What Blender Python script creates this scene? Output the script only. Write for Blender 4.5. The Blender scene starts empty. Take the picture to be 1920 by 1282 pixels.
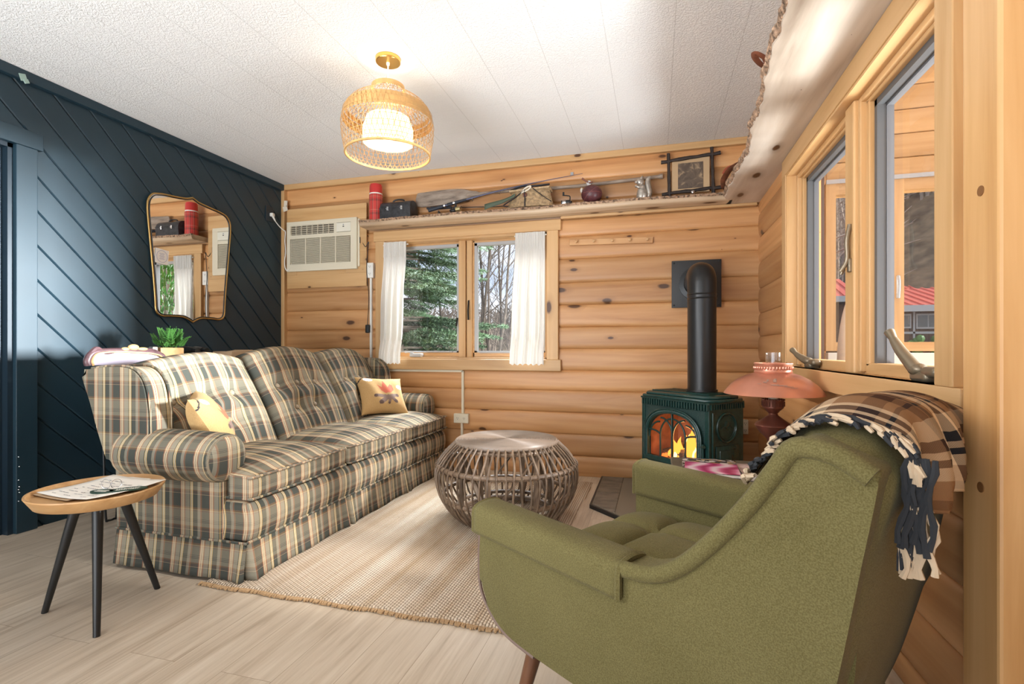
import bpy, bmesh, math, random
from mathutils import Vector, Matrix, Euler, noise
rnd = random.Random(7)
PI = math.pi
SC = bpy.context.scene
COL = SC.collection

# ------------------------------------------------------------------ camera, world, lights, exposure
cd = bpy.data.cameras.new('camera')
cam = bpy.data.objects.new('camera', cd); COL.objects.link(cam)
cam.location = (0, 0, 0.96)
cam.rotation_euler = (PI/2, 0, 0.2756)
cd.sensor_width = 36.0
cd.lens = 951.7/1920*36.0
cd.shift_y = 14.0/1920
cd.clip_start = 0.02
cd.clip_end = 300
SC.camera = cam
SC.view_settings.view_transform = 'Standard'
SC.view_settings.look = 'None'
SC.view_settings.exposure = 0.0
SC.view_settings.gamma = 1.0
SC.view_settings.use_curve_mapping = False
SC.cycles.max_bounces = 8
SC.cycles.transparent_max_bounces = 24

W = bpy.data.worlds.new('World'); SC.world = W; W.use_nodes = True
wn = W.node_tree; wn.nodes.clear()
_o = wn.nodes.new('ShaderNodeOutputWorld'); _b = wn.nodes.new('ShaderNodeBackground')
_t = wn.nodes.new('ShaderNodeTexCoord'); _m = wn.nodes.new('ShaderNodeMapping'); _m.inputs['Scale'].default_value = (1, 1, 3)
_n = wn.nodes.new('ShaderNodeTexNoise'); _n.inputs['Scale'].default_value = 3.2; _n.inputs['Detail'].default_value = 6
_r = wn.nodes.new('ShaderNodeValToRGB')
_r.color_ramp.elements[0].position = 0.40; _r.color_ramp.elements[0].color = (0.62, 0.74, 0.95, 1)
_r.color_ramp.elements[1].position = 0.58; _r.color_ramp.elements[1].color = (0.96, 0.97, 1.0, 1)
wn.links.new(_t.outputs['Generated'], _m.inputs[0]); wn.links.new(_m.outputs[0], _n.inputs[0])
wn.links.new(_n.outputs[0], _r.inputs[0]); wn.links.new(_r.outputs[0], _b.inputs[0]); wn.links.new(_b.outputs[0], _o.inputs[0])
_b.inputs[1].default_value = 1.2

def lamp(name, kind, loc, aim, energy, color=(1, 1, 1), **kw):
    d = bpy.data.lights.new(name, kind); d.energy = energy; d.color = color
    for k, v in kw.items(): setattr(d, k, v)
    o = bpy.data.objects.new(name, d); COL.objects.link(o); o.location = loc
    o.rotation_euler = (Vector(aim) - Vector(loc)).to_track_quat('-Z', 'Y').to_euler()
    return o
# daylight of the porch side window and the back window, then three added fill lamps
lamp('porch_daylight', 'AREA', (9.0, 4.15, 1.75), (-1.5, 1.75, 0.9), 2000, (0.92, 0.97, 1.0), shape='RECTANGLE', size=1.0, size_y=1.8, spread=1.6)
lamp('porch_bounce', 'AREA', (2.1, 1.35, 0.15), (-0.6, 2.3, 2.4), 42, (0.90, 0.96, 1.0), shape='RECTANGLE', size=1.4, size_y=0.9, spread=1.25)
lamp('north_skylight', 'AREA', (-1.6, 6.4, 4.6), (-1.2, 2.4, 0.3), 1500, (0.90, 0.96, 1.0), shape='RECTANGLE', size=3.0, size_y=2.0)
lamp('rear_fill', 'AREA', (-2.0, -2.3, 1.5), (-0.6, 2.6, 2.3), 30, (0.90, 0.96, 1.0), shape='RECTANGLE', size=3.4, size_y=1.6)  # unseen fill behind the camera, added to lift the whole room
lamp('ceiling_fill', 'AREA', (-2.2, -1.5, 0.2), (-2.0, 0.9, 2.43), 165, (0.94, 0.97, 1.0), shape='RECTANGLE', size=3.0, size_y=1.4, spread=1.9)  # added fill aimed upward to brighten the ceiling
lamp('left_fill', 'AREA', (-2.7, -0.15, 1.75), (0.68, 2.3, 1.05), 13, (0.95, 0.97, 1.0), shape='RECTANGLE', size=1.0, size_y=1.0, spread=1.25)  # added fill from the left, brightens the right wall
lamp('sun', 'SUN', (12.2, -0.8, 6.6), (0, 0, 0), 5.0, (1.0, 0.985, 0.96), angle=0.12)

# ------------------------------------------------------------------ mesh helpers
ROOTLOC = {}
class MB:
    def __init__(s):
        s.bm = bmesh.new(); s.uv = s.bm.loops.layers.uv.new('UVMap'); s.rn = s.bm.faces.layers.float.new('rnd')
        s.huv = s.bm.faces.layers.int.new('huv')
    def face(s, co, uvs=None, r=0.0, mi=0):
        vs = [s.bm.verts.new(c) for c in co]
        try: f = s.bm.faces.new(vs)
        except ValueError: return None
        f[s.rn] = r; f.material_index = mi
        if uvs:
            f[s.huv] = 1
            for l, u in zip(f.loops, uvs): l[s.uv].uv = u
        return f
    def box(s, c, d, rot=None, bev=0.0, seg=2, r=0.0, mi=0):
        res = bmesh.ops.create_cube(s.bm, size=1.0); vs = res['verts']
        M = Matrix.Translation(c) @ (rot.to_4x4() if rot else Matrix()) @ Matrix.Diagonal((d[0], d[1], d[2], 1))
        bmesh.ops.transform(s.bm, matrix=M, verts=vs)
        fs = {f for v in vs for f in v.link_faces}
        for f in fs: f[s.rn] = r; f.material_index = mi
        if bev > 0:
            es = list({e for v in vs for e in v.link_edges})
            bmesh.ops.bevel(s.bm, geom=es, offset=min(bev, 0.45*min(d)), segments=seg, affect='EDGES', profile=0.5)
        return s
    def bb(s, x0, x1, y0, y1, z0, z1, **k):
        return s.box(((x0+x1)/2, (y0+y1)/2, (z0+z1)/2), (abs(x1-x0), abs(y1-y0), abs(z1-z0)), **k)
    def bar(s, p, q, w, h, up=(0, 0, 1), **k):
        p = Vector(p); q = Vector(q); d = q-p; L = d.length; y = d.normalized(); u = Vector(up)
        x = y.cross(u)
        if x.length < 1e-4: x = y.cross(Vector((1, 0, 0)))
        x.normalize(); z = x.cross(y)
        return s.box((p+q)/2, (w, L, h), rot=Matrix((x, y, z)).transposed(), **k)
    def grid(s, fn, nu, nv, uv=None, cu=False, cv=False, r=0.0, mi=None):
        N = [[s.bm.verts.new(fn(i, j)) for j in range(nv + (0 if cv else 1))] for i in range(nu + (0 if cu else 1))]
        for i in range(nu):
            for j in range(nv):
                i2 = (i+1) % len(N); j2 = (j+1) % len(N[0])
                try: f = s.bm.faces.new((N[i][j], N[i2][j], N[i2][j2], N[i][j2]))
                except ValueError: continue
                f[s.rn] = r
                if mi: f.material_index = mi(i, j)
                if uv:
                    f[s.huv] = 1
                    for l, q in zip(f.loops, ((i, j), (i+1, j), (i+1, j+1), (i, j+1))): l[s.uv].uv = uv(*q)
        return N
    def tube(s, pts, r, n=8, closed=False, cap=True, flat=1.0, rv=0.0):
        P = [Vector(p) for p in pts]; m = len(P)
        R = r if isinstance(r, (list, tuple)) else [r]*m
        T = []
        for i in range(m):
            a = P[i-1] if (i > 0 or closed) else P[i]; b = P[(i+1) % m] if (i < m-1 or closed) else P[i]
            t = b-a; T.append(t.normalized() if t.length > 1e-9 else Vector((0, 0, 1)))
        ref = Vector((0, 0, 1)) if abs(T[0].z) < 0.9 else Vector((1, 0, 0))
        nx = T[0].cross(ref).normalized(); rings = []
        for i in range(m):
            nx = (nx - T[i]*nx.dot(T[i]))
            nx = nx.normalized() if nx.length > 1e-6 else T[i].orthogonal().normalized()
            ny = T[i].cross(nx)
            rings.append([s.bm.verts.new(P[i] + (nx*math.cos(2*PI*k/n) + ny*math.sin(2*PI*k/n)*flat)*R[i]) for k in range(n)])
        for i in range(m if closed else m-1):
            A = rings[i]; B = rings[(i+1) % m]
            for k in range(n):
                f = s.bm.faces.new((A[k], A[(k+1) % n], B[(k+1) % n], B[k])); f[s.rn] = rv
        if cap and not closed:
            for q in (list(reversed(rings[0])), rings[-1]):
                f = s.bm.faces.new(q); f[s.rn] = rv
        return s
    def cyl(s, p, q, r0, r1=None, n=16, rv=0.0):
        return s.tube([p, q], [r0, r0 if r1 is None else r1], n=n, rv=rv)
    def lathe(s, prof, n=32, o=(0, 0, 0), M=None, mi=None):
        o = Vector(o); rings = []
        for r, z in prof:
            if r < 1e-6:
                p = Vector((0, 0, z)); p = (M @ p if M else p) + o; rings.append([s.bm.verts.new(p)])
            else:
                q = []
                for k in range(n):
                    p = Vector((r*math.cos(2*PI*k/n), r*math.sin(2*PI*k/n), z)); q.append(s.bm.verts.new((M @ p if M else p) + o))
                rings.append(q)
        for j, (A, B) in enumerate(zip(rings, rings[1:])):
            for k in range(n):
                a0 = A[k % len(A)]; a1 = A[(k+1) % len(A)]; b0 = B[k % len(B)]; b1 = B[(k+1) % len(B)]
                vs = []
                for v in (a0, a1, b1, b0):
                    if v not in vs: vs.append(v)
                if len(vs) > 2:
                    f = s.bm.faces.new(vs)
                    if mi: f.material_index = mi(j)
        return s
    def prism(s, poly, fn, d0, d1, bev=0.0, seg=2, r=0.0):
        A = [s.bm.verts.new(fn(a, b, d0)) for a, b in poly]; B = [s.bm.verts.new(fn(a, b, d1)) for a, b in poly]
        n = len(poly); fs = [s.bm.faces.new(list(reversed(A))), s.bm.faces.new(B)]
        caps = list(fs)
        for i in range(n): fs.append(s.bm.faces.new((A[i], A[(i+1) % n], B[(i+1) % n], B[i])))
        for f in fs: f[s.rn] = r
        if bev > 0:
            es = list({e for f in caps for e in f.edges})
            bmesh.ops.bevel(s.bm, geom=es, offset=bev, segments=seg, affect='EDGES', profile=0.5)
        return s
    def sphere(s, c, r, u=20, v=12, rot=None):
        res = bmesh.ops.create_uvsphere(s.bm, u_segments=u, v_segments=v, radius=1.0)
        d = (r, r, r) if not isinstance(r, (tuple, list)) else r
        M = Matrix.Translation(c) @ (rot.to_4x4() if rot else Matrix()) @ Matrix.Diagonal((d[0], d[1], d[2], 1))
        bmesh.ops.transform(s.bm, matrix=M, verts=res['verts']); return s
    def rbox(s, x0, x1, y0, y1, z0, z1, r=0.03, m=4, k=6, fn=None):
        """rounded box with a dense skin; fn(p, q) may push each point; UV is metres on each side"""
        c = Vector(((x0+x1)/2, (y0+y1)/2, (z0+z1)/2)); h = Vector(((x1-x0)/2, (y1-y0)/2, (z1-z0)/2))
        def line(H):
            rr = min(r, H*0.98); a = [-H + rr*(1-math.cos(PI/2*i/m))*1.0 for i in range(m)]
            mid = [-(H-rr) + 2*(H-rr)*i/k for i in range(k+1)]
            return a + mid + [-v for v in reversed(a)]
        L = [line(h[i]) for i in range(3)]
        cache = {}
        def vert(p):
            key = (round(p[0], 5), round(p[1], 5), round(p[2], 5))
            if key in cache: return cache[key]
            p = Vector(p); inn = Vector([max(-(h[i]-min(r, h[i]*.98)), min(h[i]-min(r, h[i]*.98), p[i])) for i in range(3)]); d = p-inn
            # project on the rounded skin
            if d.length > 1e-9:
                rr = [min(r, h[i]*.98) for i in range(3)]
                q = Vector([d[i]/rr[i] for i in range(3)])
                mx = max(abs(q[0]), abs(q[1]), abs(q[2])); q = q.normalized()*mx if mx > 1e-9 else q
                p = inn + Vector([q[i]*rr[i] for i in range(3)])
            n_ = Vector([p[i]/h[i] for i in range(3)])
            w = c+p
            if fn: w = Vector(fn(w, n_))
            cache[key] = s.bm.verts.new(w); return cache[key]
        for ax in range(3):
            b, d = [i for i in range(3) if i != ax]
            for sg in (-1, 1):
                for i in range(len(L[b])-1):
                    for j in range(len(L[d])-1):
                        qs = []
                        for (ii, jj) in ((i, j), (i+1, j), (i+1, j+1), (i, j+1)):
                            p = [0, 0, 0]; p[ax] = sg*h[ax]; p[b] = L[b][ii]; p[d] = L[d][jj]; qs.append(p)
                        try: f = s.bm.faces.new([vert(p) for p in qs])
                        except ValueError: continue
                        f[s.huv] = 1
                        for l, p in zip(f.loops, qs):
                            if ax == 0: u = (c.y+p[1], c.z+p[2])
                            elif ax == 1: u = (c.x+p[0], c.z+p[2])
                            else: u = (c.y+p[1], c.x+p[0]+c.z*1.0)
                            l[s.uv].uv = u
        return s
    def build(s, name, mat, parent=None, world=False, smooth=40, kind=None, label=None, loc=None, out=None):
        bm = s.bm
        bmesh.ops.recalc_face_normals(bm, faces=bm.faces[:])
        if out is not None:
            a = Vector((0, 0, 0))
            for f in bm.faces: a += f.normal*f.calc_area()
            if a.dot(Vector(out)) < 0: bmesh.ops.reverse_faces(bm, faces=bm.faces[:])
        for f in bm.faces:
            if not f[s.huv]:
                n = f.normal; a = max(range(3), key=lambda i: abs(n[i]))
                for l in f.loops:
                    c = l.vert.co
                    l[s.uv].uv = (c.y, c.z) if a == 0 else ((c.x, c.z) if a == 1 else (c.y, c.x))
        off = Vector((0, 0, 0))
        if world and parent is not None: off = ROOTLOC.get(parent.name, Vector((0, 0, 0)))
        if loc is not None: off = Vector(loc)
        if off.length > 0: bmesh.ops.translate(bm, verts=bm.verts[:], vec=-off)
        me = bpy.data.meshes.new(name); bm.to_mesh(me); bm.free()
        for m in (mat if isinstance(mat, (list, tuple)) else [mat]): me.materials.append(m)
        if smooth:
            for p in me.polygons: p.use_smooth = True
            me.set_sharp_from_angle(angle=math.radians(smooth))
        o = bpy.data.objects.new(name, me); COL.objects.link(o)
        if parent is not None:
            o.parent = parent
            if world: ROOTLOC[o.name] = ROOTLOC.get(parent.name, Vector((0, 0, 0)))
        elif loc is not None: o.location = loc
        if kind: o['kind'] = kind
        if label: o['label'] = label
        return o

def raw(name, verts, faces, mat, parent=None, smooth=False):
    me = bpy.data.meshes.new(name); me.from_pydata(verts, [], faces); me.materials.append(mat)
    if smooth:
        for p in me.polygons: p.use_smooth = True
    o = bpy.data.objects.new(name, me); COL.objects.link(o)
    if parent is not None: o.parent = parent
    return o
def thing(name, label, cat, loc=(0, 0, 0), rz=0.0, group=None):
    o = bpy.data.objects.new(name, None); o.empty_display_size = 0.05; COL.objects.link(o)
    o.location = loc; o.rotation_euler = (0, 0, rz); o['label'] = label; o['category'] = cat
    if group: o['group'] = group
    ROOTLOC[o.name] = Vector(loc); return o
def tag(o, label, cat, group=None):
    o['label'] = label; o['category'] = cat
    if group: o['group'] = group
    return o
def struct(o):
    o['kind'] = 'structure'; return o
def sempty(name, loc=(0, 0, 0)):
    o = bpy.data.objects.new(name, None); o.empty_display_size = 0.05; COL.objects.link(o); o.location = loc
    o['kind'] = 'structure'; ROOTLOC[o.name] = Vector(loc); return o
def cat(pts, n=6, closed=False):
    """Catmull-Rom through the points"""
    P = [Vector(p) for p in pts]; m = len(P); out = []
    for i in range(m if closed else m-1):
        if closed: a, b, c, d = P[i-1], P[i], P[(i+1) % m], P[(i+2) % m]
        else: a, b, c, d = P[max(i-1, 0)], P[i], P[i+1], P[min(i+2, m-1)]
        for k in range(n):
            t = k/n
            out.append(0.5*((2*b)+(c-a)*t+(2*a-5*b+4*c-d)*t*t+(3*b-a-3*c+d)*t**3))
    if not closed: out.append(P[-1])
    return out
def cat2(pts, n=6, closed=False): return [(v.x, v.y) for v in cat([(a, b, 0) for a, b in pts], n, closed)]
def sstep(a, b, x):
    t = max(0.0, min(1.0, (x-a)/(b-a))); return t*t*(3-2*t)

# ------------------------------------------------------------------ materials
def new(name):
    m = bpy.data.materials.new(name); m.use_nodes = True
    return m, m.node_tree, m.node_tree.nodes['Principled BSDF']
def nd(t, typ, ins=None, **kw):
    n = t.nodes.new(typ)
    for k, v in kw.items(): setattr(n, k, v)
    for k, v in (ins or {}).items():
        if hasattr(v, 'links') or isinstance(v, bpy.types.NodeSocket): t.links.new(v, n.inputs[k])
        else: n.inputs[k].default_value = v
    return n
def c4(c): return (c[0], c[1], c[2], 1)
def ramp(t, fac, stops, mode='LINEAR'):
    n = t.nodes.new('ShaderNodeValToRGB'); n.color_ramp.interpolation = mode; e = n.color_ramp.elements
    e[0].position = stops[0][0]; e[0].color = c4(stops[0][1]); e[1].position = stops[-1][0]; e[1].color = c4(stops[-1][1])
    for p, c in stops[1:-1]:
        q = e.new(p); q.color = c4(c)
    t.links.new(fac, n.inputs[0]); return n.outputs[0]
def mix(t, f, a, b, mode='MIX'):
    n = t.nodes.new('ShaderNodeMix'); n.data_type = 'RGBA'; n.blend_type = mode
    for s, v in ((n.inputs[0], f), (n.inputs[6], a), (n.inputs[7], b)):
        if isinstance(v, bpy.types.NodeSocket): t.links.new(v, s)
        else: s.default_value = v if not isinstance(v, tuple) else c4(v)
    return n.outputs[2]
def mth(t, op, a, b=None, c=None):
    n = t.nodes.new('ShaderNodeMath'); n.operation = op
    for i, v in enumerate((a, b, c)):
        if v is None: continue
        if isinstance(v, bpy.types.NodeSocket): t.links.new(v, n.inputs[i])
        else: n.inputs[i].default_value = v
    return n.outputs[0]
def ocoord(t, scale=(1, 1, 1), off=0.0, uv=False):
    tc = t.nodes.new('ShaderNodeTexCoord'); src = tc.outputs['UV' if uv else 'Object']
    at = t.nodes.new('ShaderNodeAttribute'); at.attribute_name = 'rnd'
    oi = t.nodes.new('ShaderNodeObjectInfo')
    sh = mth(t, 'ADD', mth(t, 'MULTIPLY', at.outputs['Fac'], 53.0), off)
    va = nd(t, 'ShaderNodeVectorMath', operation='ADD'); t.links.new(src, va.inputs[0])
    cb = nd(t, 'ShaderNodeCombineXYZ', {0: sh, 1: sh, 2: sh}); t.links.new(cb.outputs[0], va.inputs[1])
    mp = nd(t, 'ShaderNodeMapping', {0: va.outputs[0], 3: scale})
    return mp.outputs[0], at.outputs['Fac'], src
def bump(t, b, h, strength, dist=0.01):
    n = nd(t, 'ShaderNodeBump', {'Height': h, 'Strength': strength, 'Distance': dist}); t.links.new(n.outputs[0], b.inputs['Normal'])
def plain(name, col, rough=0.5, metal=0.0, nscale=0, namt=0.15, bmp=0.0, spec=0.5, emit=None, es=0):
    m, t, b = new(name)
    b.inputs['Roughness'].default_value = rough; b.inputs['Metallic'].default_value = metal
    b.inputs['Specular IOR Level'].default_value = spec
    b.inputs['Base Color'].default_value = c4(col)
    if nscale:
        v, _, _ = ocoord(t); n = nd(t, 'ShaderNodeTexNoise', {'Vector': v, 'Scale': nscale, 'Detail': 5.0})
        lo = tuple(max(0, x*(1-namt)) for x in col); hi = tuple(min(1, x*(1+namt)) for x in col)
        t.links.new(ramp(t, n.outputs[0], [(0.3, lo), (0.7, hi)]), b.inputs['Base Color'])
        if bmp: bump(t, b, n.outputs[0], bmp, 0.004)
    if emit: b.inputs['Emission Color'].default_value = c4(emit); b.inputs['Emission Strength'].default_value = es
    return m
def wood(name, ax, light, mid, dark, knots=0.0, rough=0.45, grain=16.0, along=0.9, tint=0.14, kn=(0.09, 0.035, 0.012), bmp=0.15):
    """sawn timber with the grain along axis ax; every log or board (attribute rnd) has its own figure and tone"""
    m, t, b = new(name)
    sc = [grain]*3; sc[ax] = along
    v, r, src = ocoord(t, tuple(sc))
    w = nd(t, 'ShaderNodeTexNoise', {'Vector': v, 'Scale': 0.22, 'Detail': 2.0})
    n1 = nd(t, 'ShaderNodeTexNoise', {'Vector': v, 'Scale': 1.0, 'Detail': 5.0, 'Roughness': 0.6, 'Distortion': 0.6})
    wv = mth(t, 'FRACT', mth(t, 'MULTIPLY', w.outputs[0], 9.0))
    tri = mth(t, 'ABSOLUTE', mth(t, 'SUBTRACT', wv, 0.5))
    f = mth(t, 'ADD', mth(t, 'MULTIPLY', n1.outputs[0], 0.85), mth(t, 'MULTIPLY', tri, 0.40))
    col = ramp(t, f, [(0.22, dark), (0.45, mid), (0.72, light)])
    if knots > 0:
        v3, _, _ = ocoord(t, (1, 1, 1), 3.7); sx = nd(t, 'ShaderNodeSeparateXYZ', {0: v3}); o2 = [i for i in range(3) if i != ax]
        v2 = nd(t, 'ShaderNodeCombineXYZ', {0: mth(t, 'MULTIPLY', sx.outputs[ax], 2.6), 1: mth(t, 'MULTIPLY', mth(t, 'ADD', sx.outputs[o2[0]], sx.outputs[o2[1]]), 6.0)}).outputs[0]
        vo = nd(t, 'ShaderNodeTexVoronoi', {'Vector': v2, 'Scale': 1.0}, voronoi_dimensions='2D')
        wb = nd(t, 'ShaderNodeTexNoise', {'Vector': v2, 'Scale': 5.0})
        sel = nd(t, 'ShaderNodeSeparateColor', {0: vo.outputs['Color']})
        size = mth(t, 'MULTIPLY', mth(t, 'MAXIMUM', mth(t, 'SUBTRACT', sel.outputs[0], 1.0-knots), 0.0), 0.13/knots)
        dd = mth(t, 'ADD', vo.outputs['Distance'], mth(t, 'MULTIPLY', mth(t, 'SUBTRACT', wb.outputs[0], 0.5), 0.06))
        q = mth(t, 'DIVIDE', dd, mth(t, 'MAXIMUM', size, 0.0005))
        k1 = nd(t, 'ShaderNodeMapRange', {0: q, 1: 0.7, 2: 1.15, 3: 1.0, 4: 0.0}).outputs[0]
        k2 = nd(t, 'ShaderNodeMapRange', {0: q, 1: 0.9, 2: 2.6, 3: 0.45, 4: 0.0}).outputs[0]
        col = mix(t, k2, col, tuple(x*0.8 for x in dark)); col = mix(t, k1, col, kn)
    br = mth(t, 'ADD', 1.0-tint/2, mth(t, 'MULTIPLY', mth(t, 'FRACT', mth(t, 'MULTIPLY', r, 7.31)), tint))
    g = nd(t, 'ShaderNodeCombineColor', {0: br, 1: br, 2: br})
    col = mix(t, 1.0, col, g.outputs[0], 'MULTIPLY')
    t.links.new(col, b.inputs['Base Color']); b.inputs['Roughness'].default_value = rough
    bump(t, b, n1.outputs[0], bmp, 0.002)
    return m
PL, PM, PD = (0.60, 0.325, 0.14), (0.50, 0.245, 0.092), (0.37, 0.155, 0.05)
CL, CM, CD = (0.64, 0.40, 0.19), (0.56, 0.33, 0.14), (0.45, 0.235, 0.085)
M_logX = wood('pine_log_x', 0, PL, PM, PD, knots=0.42, tint=0.42, rough=0.42)
M_logY = wood('pine_log_y', 1, PL, PM, PD, knots=0.42, tint=0.38, rough=0.42)
M_pX = wood('pine_board_x', 0, CL, CM, CD, knots=0.26)
M_pY = wood('pine_board_y', 1, CL, CM, CD, knots=0.26)
M_pZ = wood('pine_board_z', 2, CL, CM, CD, knots=0.28)
M_post = wood('pine_post', 2, (0.66, 0.40, 0.18), (0.55, 0.30, 0.115), (0.42, 0.2, 0.065), knots=0.34, rough=0.32)
M_slab = wood('weathered_slab', 1, (0.76, 0.67, 0.57), (0.58, 0.475, 0.375), (0.28, 0.20, 0.14), knots=0.3, grain=8, along=0.7)
M_slabX = wood('weathered_shelf', 0, (0.66, 0.50, 0.34), (0.54, 0.38, 0.24), (0.33, 0.21, 0.12), knots=0.25, grain=9)
M_oar = wood('driftwood', 0, (0.40, 0.32, 0.25), (0.25, 0.19, 0.145), (0.06, 0.045, 0.035), grain=26, along=7)
M_table = wood('mango_wood', 0, (0.60, 0.36, 0.16), (0.50, 0.275, 0.11), (0.36, 0.18, 0.06), grain=22)
M_walnut = wood('walnut', 2, (0.20, 0.085, 0.04), (0.14, 0.055, 0.025), (0.08, 0.03, 0.014), rough=0.35)
M_bark = plain('bark', (0.30, 0.19, 0.12), 0.9, nscale=60, namt=0.8, bmp=1.0)
M_blue = plain('navy_paint', (0.0145, 0.038, 0.055), 0.42, nscale=3, namt=0.12)
M_bluedark = plain('navy_paint_door', (0.012, 0.026, 0.04), 0.4)
M_white = plain('white_plastic', (0.78, 0.76, 0.70), 0.4)
M_ivory = plain('ivory_plastic', (0.70, 0.63, 0.48), 0.42)
M_ivdark = plain('ac_recess', (0.14, 0.115, 0.08), 0.7)
M_vinyl = plain('grey_vinyl', (0.34, 0.34, 0.34), 0.45)
M_vwhite = plain('white_vinyl', (0.42, 0.43, 0.44), 0.4)
M_black = plain('black_paint', (0.012, 0.012, 0.012), 0.42)
M_pipe = plain('stove_pipe_black', (0.018, 0.018, 0.018), 0.36, metal=0.3)
M_blackm = plain('black_metal', (0.02, 0.02, 0.02), 0.3, metal=0.6)
M_chrome = plain('chrome', (0.65, 0.65, 0.66), 0.22, metal=1.0)
M_brass = plain('brass', (0.78, 0.46, 0.13), 0.25, metal=1.0)
M_bronze = plain('bronze_crank', (0.23, 0.185, 0.125), 0.35, metal=0.55)
M_stove = plain('green_enamel', (0.011, 0.042, 0.037), 0.26, nscale=40, namt=0.2)
M_dark = plain('dark_iron', (0.006, 0.007, 0.007), 0.5)
M_copper = plain('copper_lamp', (0.50, 0.205, 0.13), 0.30, metal=0.5, nscale=9, namt=0.14)
M_copperd = plain('dark_copper', (0.16, 0.055, 0.035), 0.32, metal=0.6)
M_rattan = wood('grey_rattan', 2, (0.25, 0.172, 0.112), (0.165, 0.108, 0.068), (0.075, 0.046, 0.03), grain=30, along=12, tint=0.5, rough=0.5)
M_rattop = plain('rattan_top', (0.27, 0.21, 0.165), 0.38, nscale=14, namt=0.12)
M_bamboo = plain('bamboo_strip', (0.62, 0.36, 0.13), 0.5, nscale=25, namt=0.15)
M_red = plain('red_flask', (0.55, 0.035, 0.03), 0.35)
M_tin = plain('black_tin', (0.03, 0.03, 0.033), 0.42, nscale=30, namt=0.6)
M_silver = plain('silver_resin', (0.46, 0.42, 0.37), 0.32, metal=0.7, nscale=40, namt=0.3)
M_balll = plain('oxblood_leather', (0.085, 0.022, 0.026), 0.42, nscale=60, namt=0.3)
M_leather = plain('brown_leather', (0.16, 0.05, 0.025), 0.5, nscale=30, namt=0.4)
M_redstrap = plain('red_strap', (0.42, 0.10, 0.06), 0.55)
M_wicker = plain('wicker', (0.42, 0.29, 0.16), 0.6, nscale=50, namt=0.4, bmp=0.5)
M_olive = plain('olive_strap', (0.075, 0.10, 0.065), 0.7)
M_navys = plain('dark_strap', (0.018, 0.022, 0.032), 0.6)
M_paper = plain('paper', (0.80, 0.74, 0.66), 0.7)
M_kraft = plain('kraft_paper', (0.55, 0.38, 0.23), 0.8)
M_ink = plain('ink', (0.10, 0.10, 0.14), 0.8)
M_fob = plain('green_fob', (0.012, 0.045, 0.03), 0.4)
M_taupe = plain('taupe_cabinet', (0.115, 0.10, 0.07), 0.5, nscale=12, namt=0.2)
M_log = plain('fire_log', (0.10, 0.055, 0.03), 0.9, nscale=30, namt=0.7, bmp=0.8)
M_brick = plain('firebox_liner', (0.26, 0.10, 0.05), 0.9, nscale=14, namt=0.4)
M_soil = plain('leaf_litter', (0.17, 0.125, 0.075), 1.0, nscale=1.5, namt=0.5)
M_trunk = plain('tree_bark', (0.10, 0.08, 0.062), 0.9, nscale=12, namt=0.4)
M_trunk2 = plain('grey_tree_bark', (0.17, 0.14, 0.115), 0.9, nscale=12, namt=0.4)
M_needle = plain('spruce_needles', (0.07, 0.125, 0.06), 0.6, nscale=2.5, namt=0.6)
M_fern = plain('fern_leaf', (0.06, 0.19, 0.035), 0.5, nscale=30, namt=0.4)
M_roof = plain('red_metal_roof', (0.62, 0.13, 0.09), 0.45)
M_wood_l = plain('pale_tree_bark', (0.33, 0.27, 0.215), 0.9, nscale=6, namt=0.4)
M_siding = plain('brown_siding', (0.075, 0.042, 0.032), 0.7)
M_bwin = plain('far_window_glass', (0.10, 0.13, 0.14), 0.1)
M_gold = plain('gold_frame', (0.60, 0.40, 0.15), 0.3, metal=1.0)
M_carve = plain('carved_walnut', (0.10, 0.05, 0.055), 0.4, nscale=20, namt=0.4)
M_lav = plain('lavender_panel', (0.46, 0.42, 0.52), 0.5)
M_gilt = plain('gilt_crest', (0.62, 0.36, 0.14), 0.45)
M_cream = plain('cream_cloth', (0.70, 0.62, 0.50), 0.9)
M_pinkmag = None
def mirror_mat():
    m, t, b = new('mirror_silver'); b.inputs['Base Color'].default_value = (0.93, 0.93, 0.92, 1); b.inputs['Metallic'].default_value = 1; b.inputs['Roughness'].default_value = 0.0
    return m
M_mirror = mirror_mat()
def glass_mat(name, tint=(1, 1, 1), refl=0.06):
    m = bpy.data.materials.new(name); m.use_nodes = True; t = m.node_tree; t.nodes.clear()
    o = nd(t, 'ShaderNodeOutputMaterial'); tr = nd(t, 'ShaderNodeBsdfTransparent', {0: c4(tint)}); gl = nd(t, 'ShaderNodeBsdfGlossy', {'Roughness': 0.0})
    lw = nd(t, 'ShaderNodeLayerWeight'); fr = mth(t, 'ADD', mth(t, 'MULTIPLY', mth(t, 'POWER', lw.outputs['Facing'], 4.0), 0.5), refl*.5); mx = nd(t, 'ShaderNodeMixShader', {0: fr, 1: tr.outputs[0], 2: gl.outputs[0]})
    t.links.new(mx.outputs[0], o.inputs[0]); return m
M_glass = glass_mat('window_glass')
def curtain_mat():
    m = bpy.data.materials.new('white_cotton'); m.use_nodes = True; t = m.node_tree; t.nodes.clear()
    o = nd(t, 'ShaderNodeOutputMaterial'); d = nd(t, 'ShaderNodeBsdfDiffuse', {0: (0.74, 0.715, 0.67, 1)}); l = nd(t, 'ShaderNodeBsdfTranslucent', {0: (0.80, 0.76, 0.68, 1)})
    mx = nd(t, 'ShaderNodeMixShader', {0: 0.16, 1: d.outputs[0], 2: l.outputs[0]}); t.links.new(mx.outputs[0], o.inputs[0]); return m
M_curt = curtain_mat()
M_screen = plain('screen_grey', (0.10, 0.10, 0.10), 0.5)
M_strip = plain('glazing_gasket', (0.13, 0.13, 0.135), 0.5)
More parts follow.
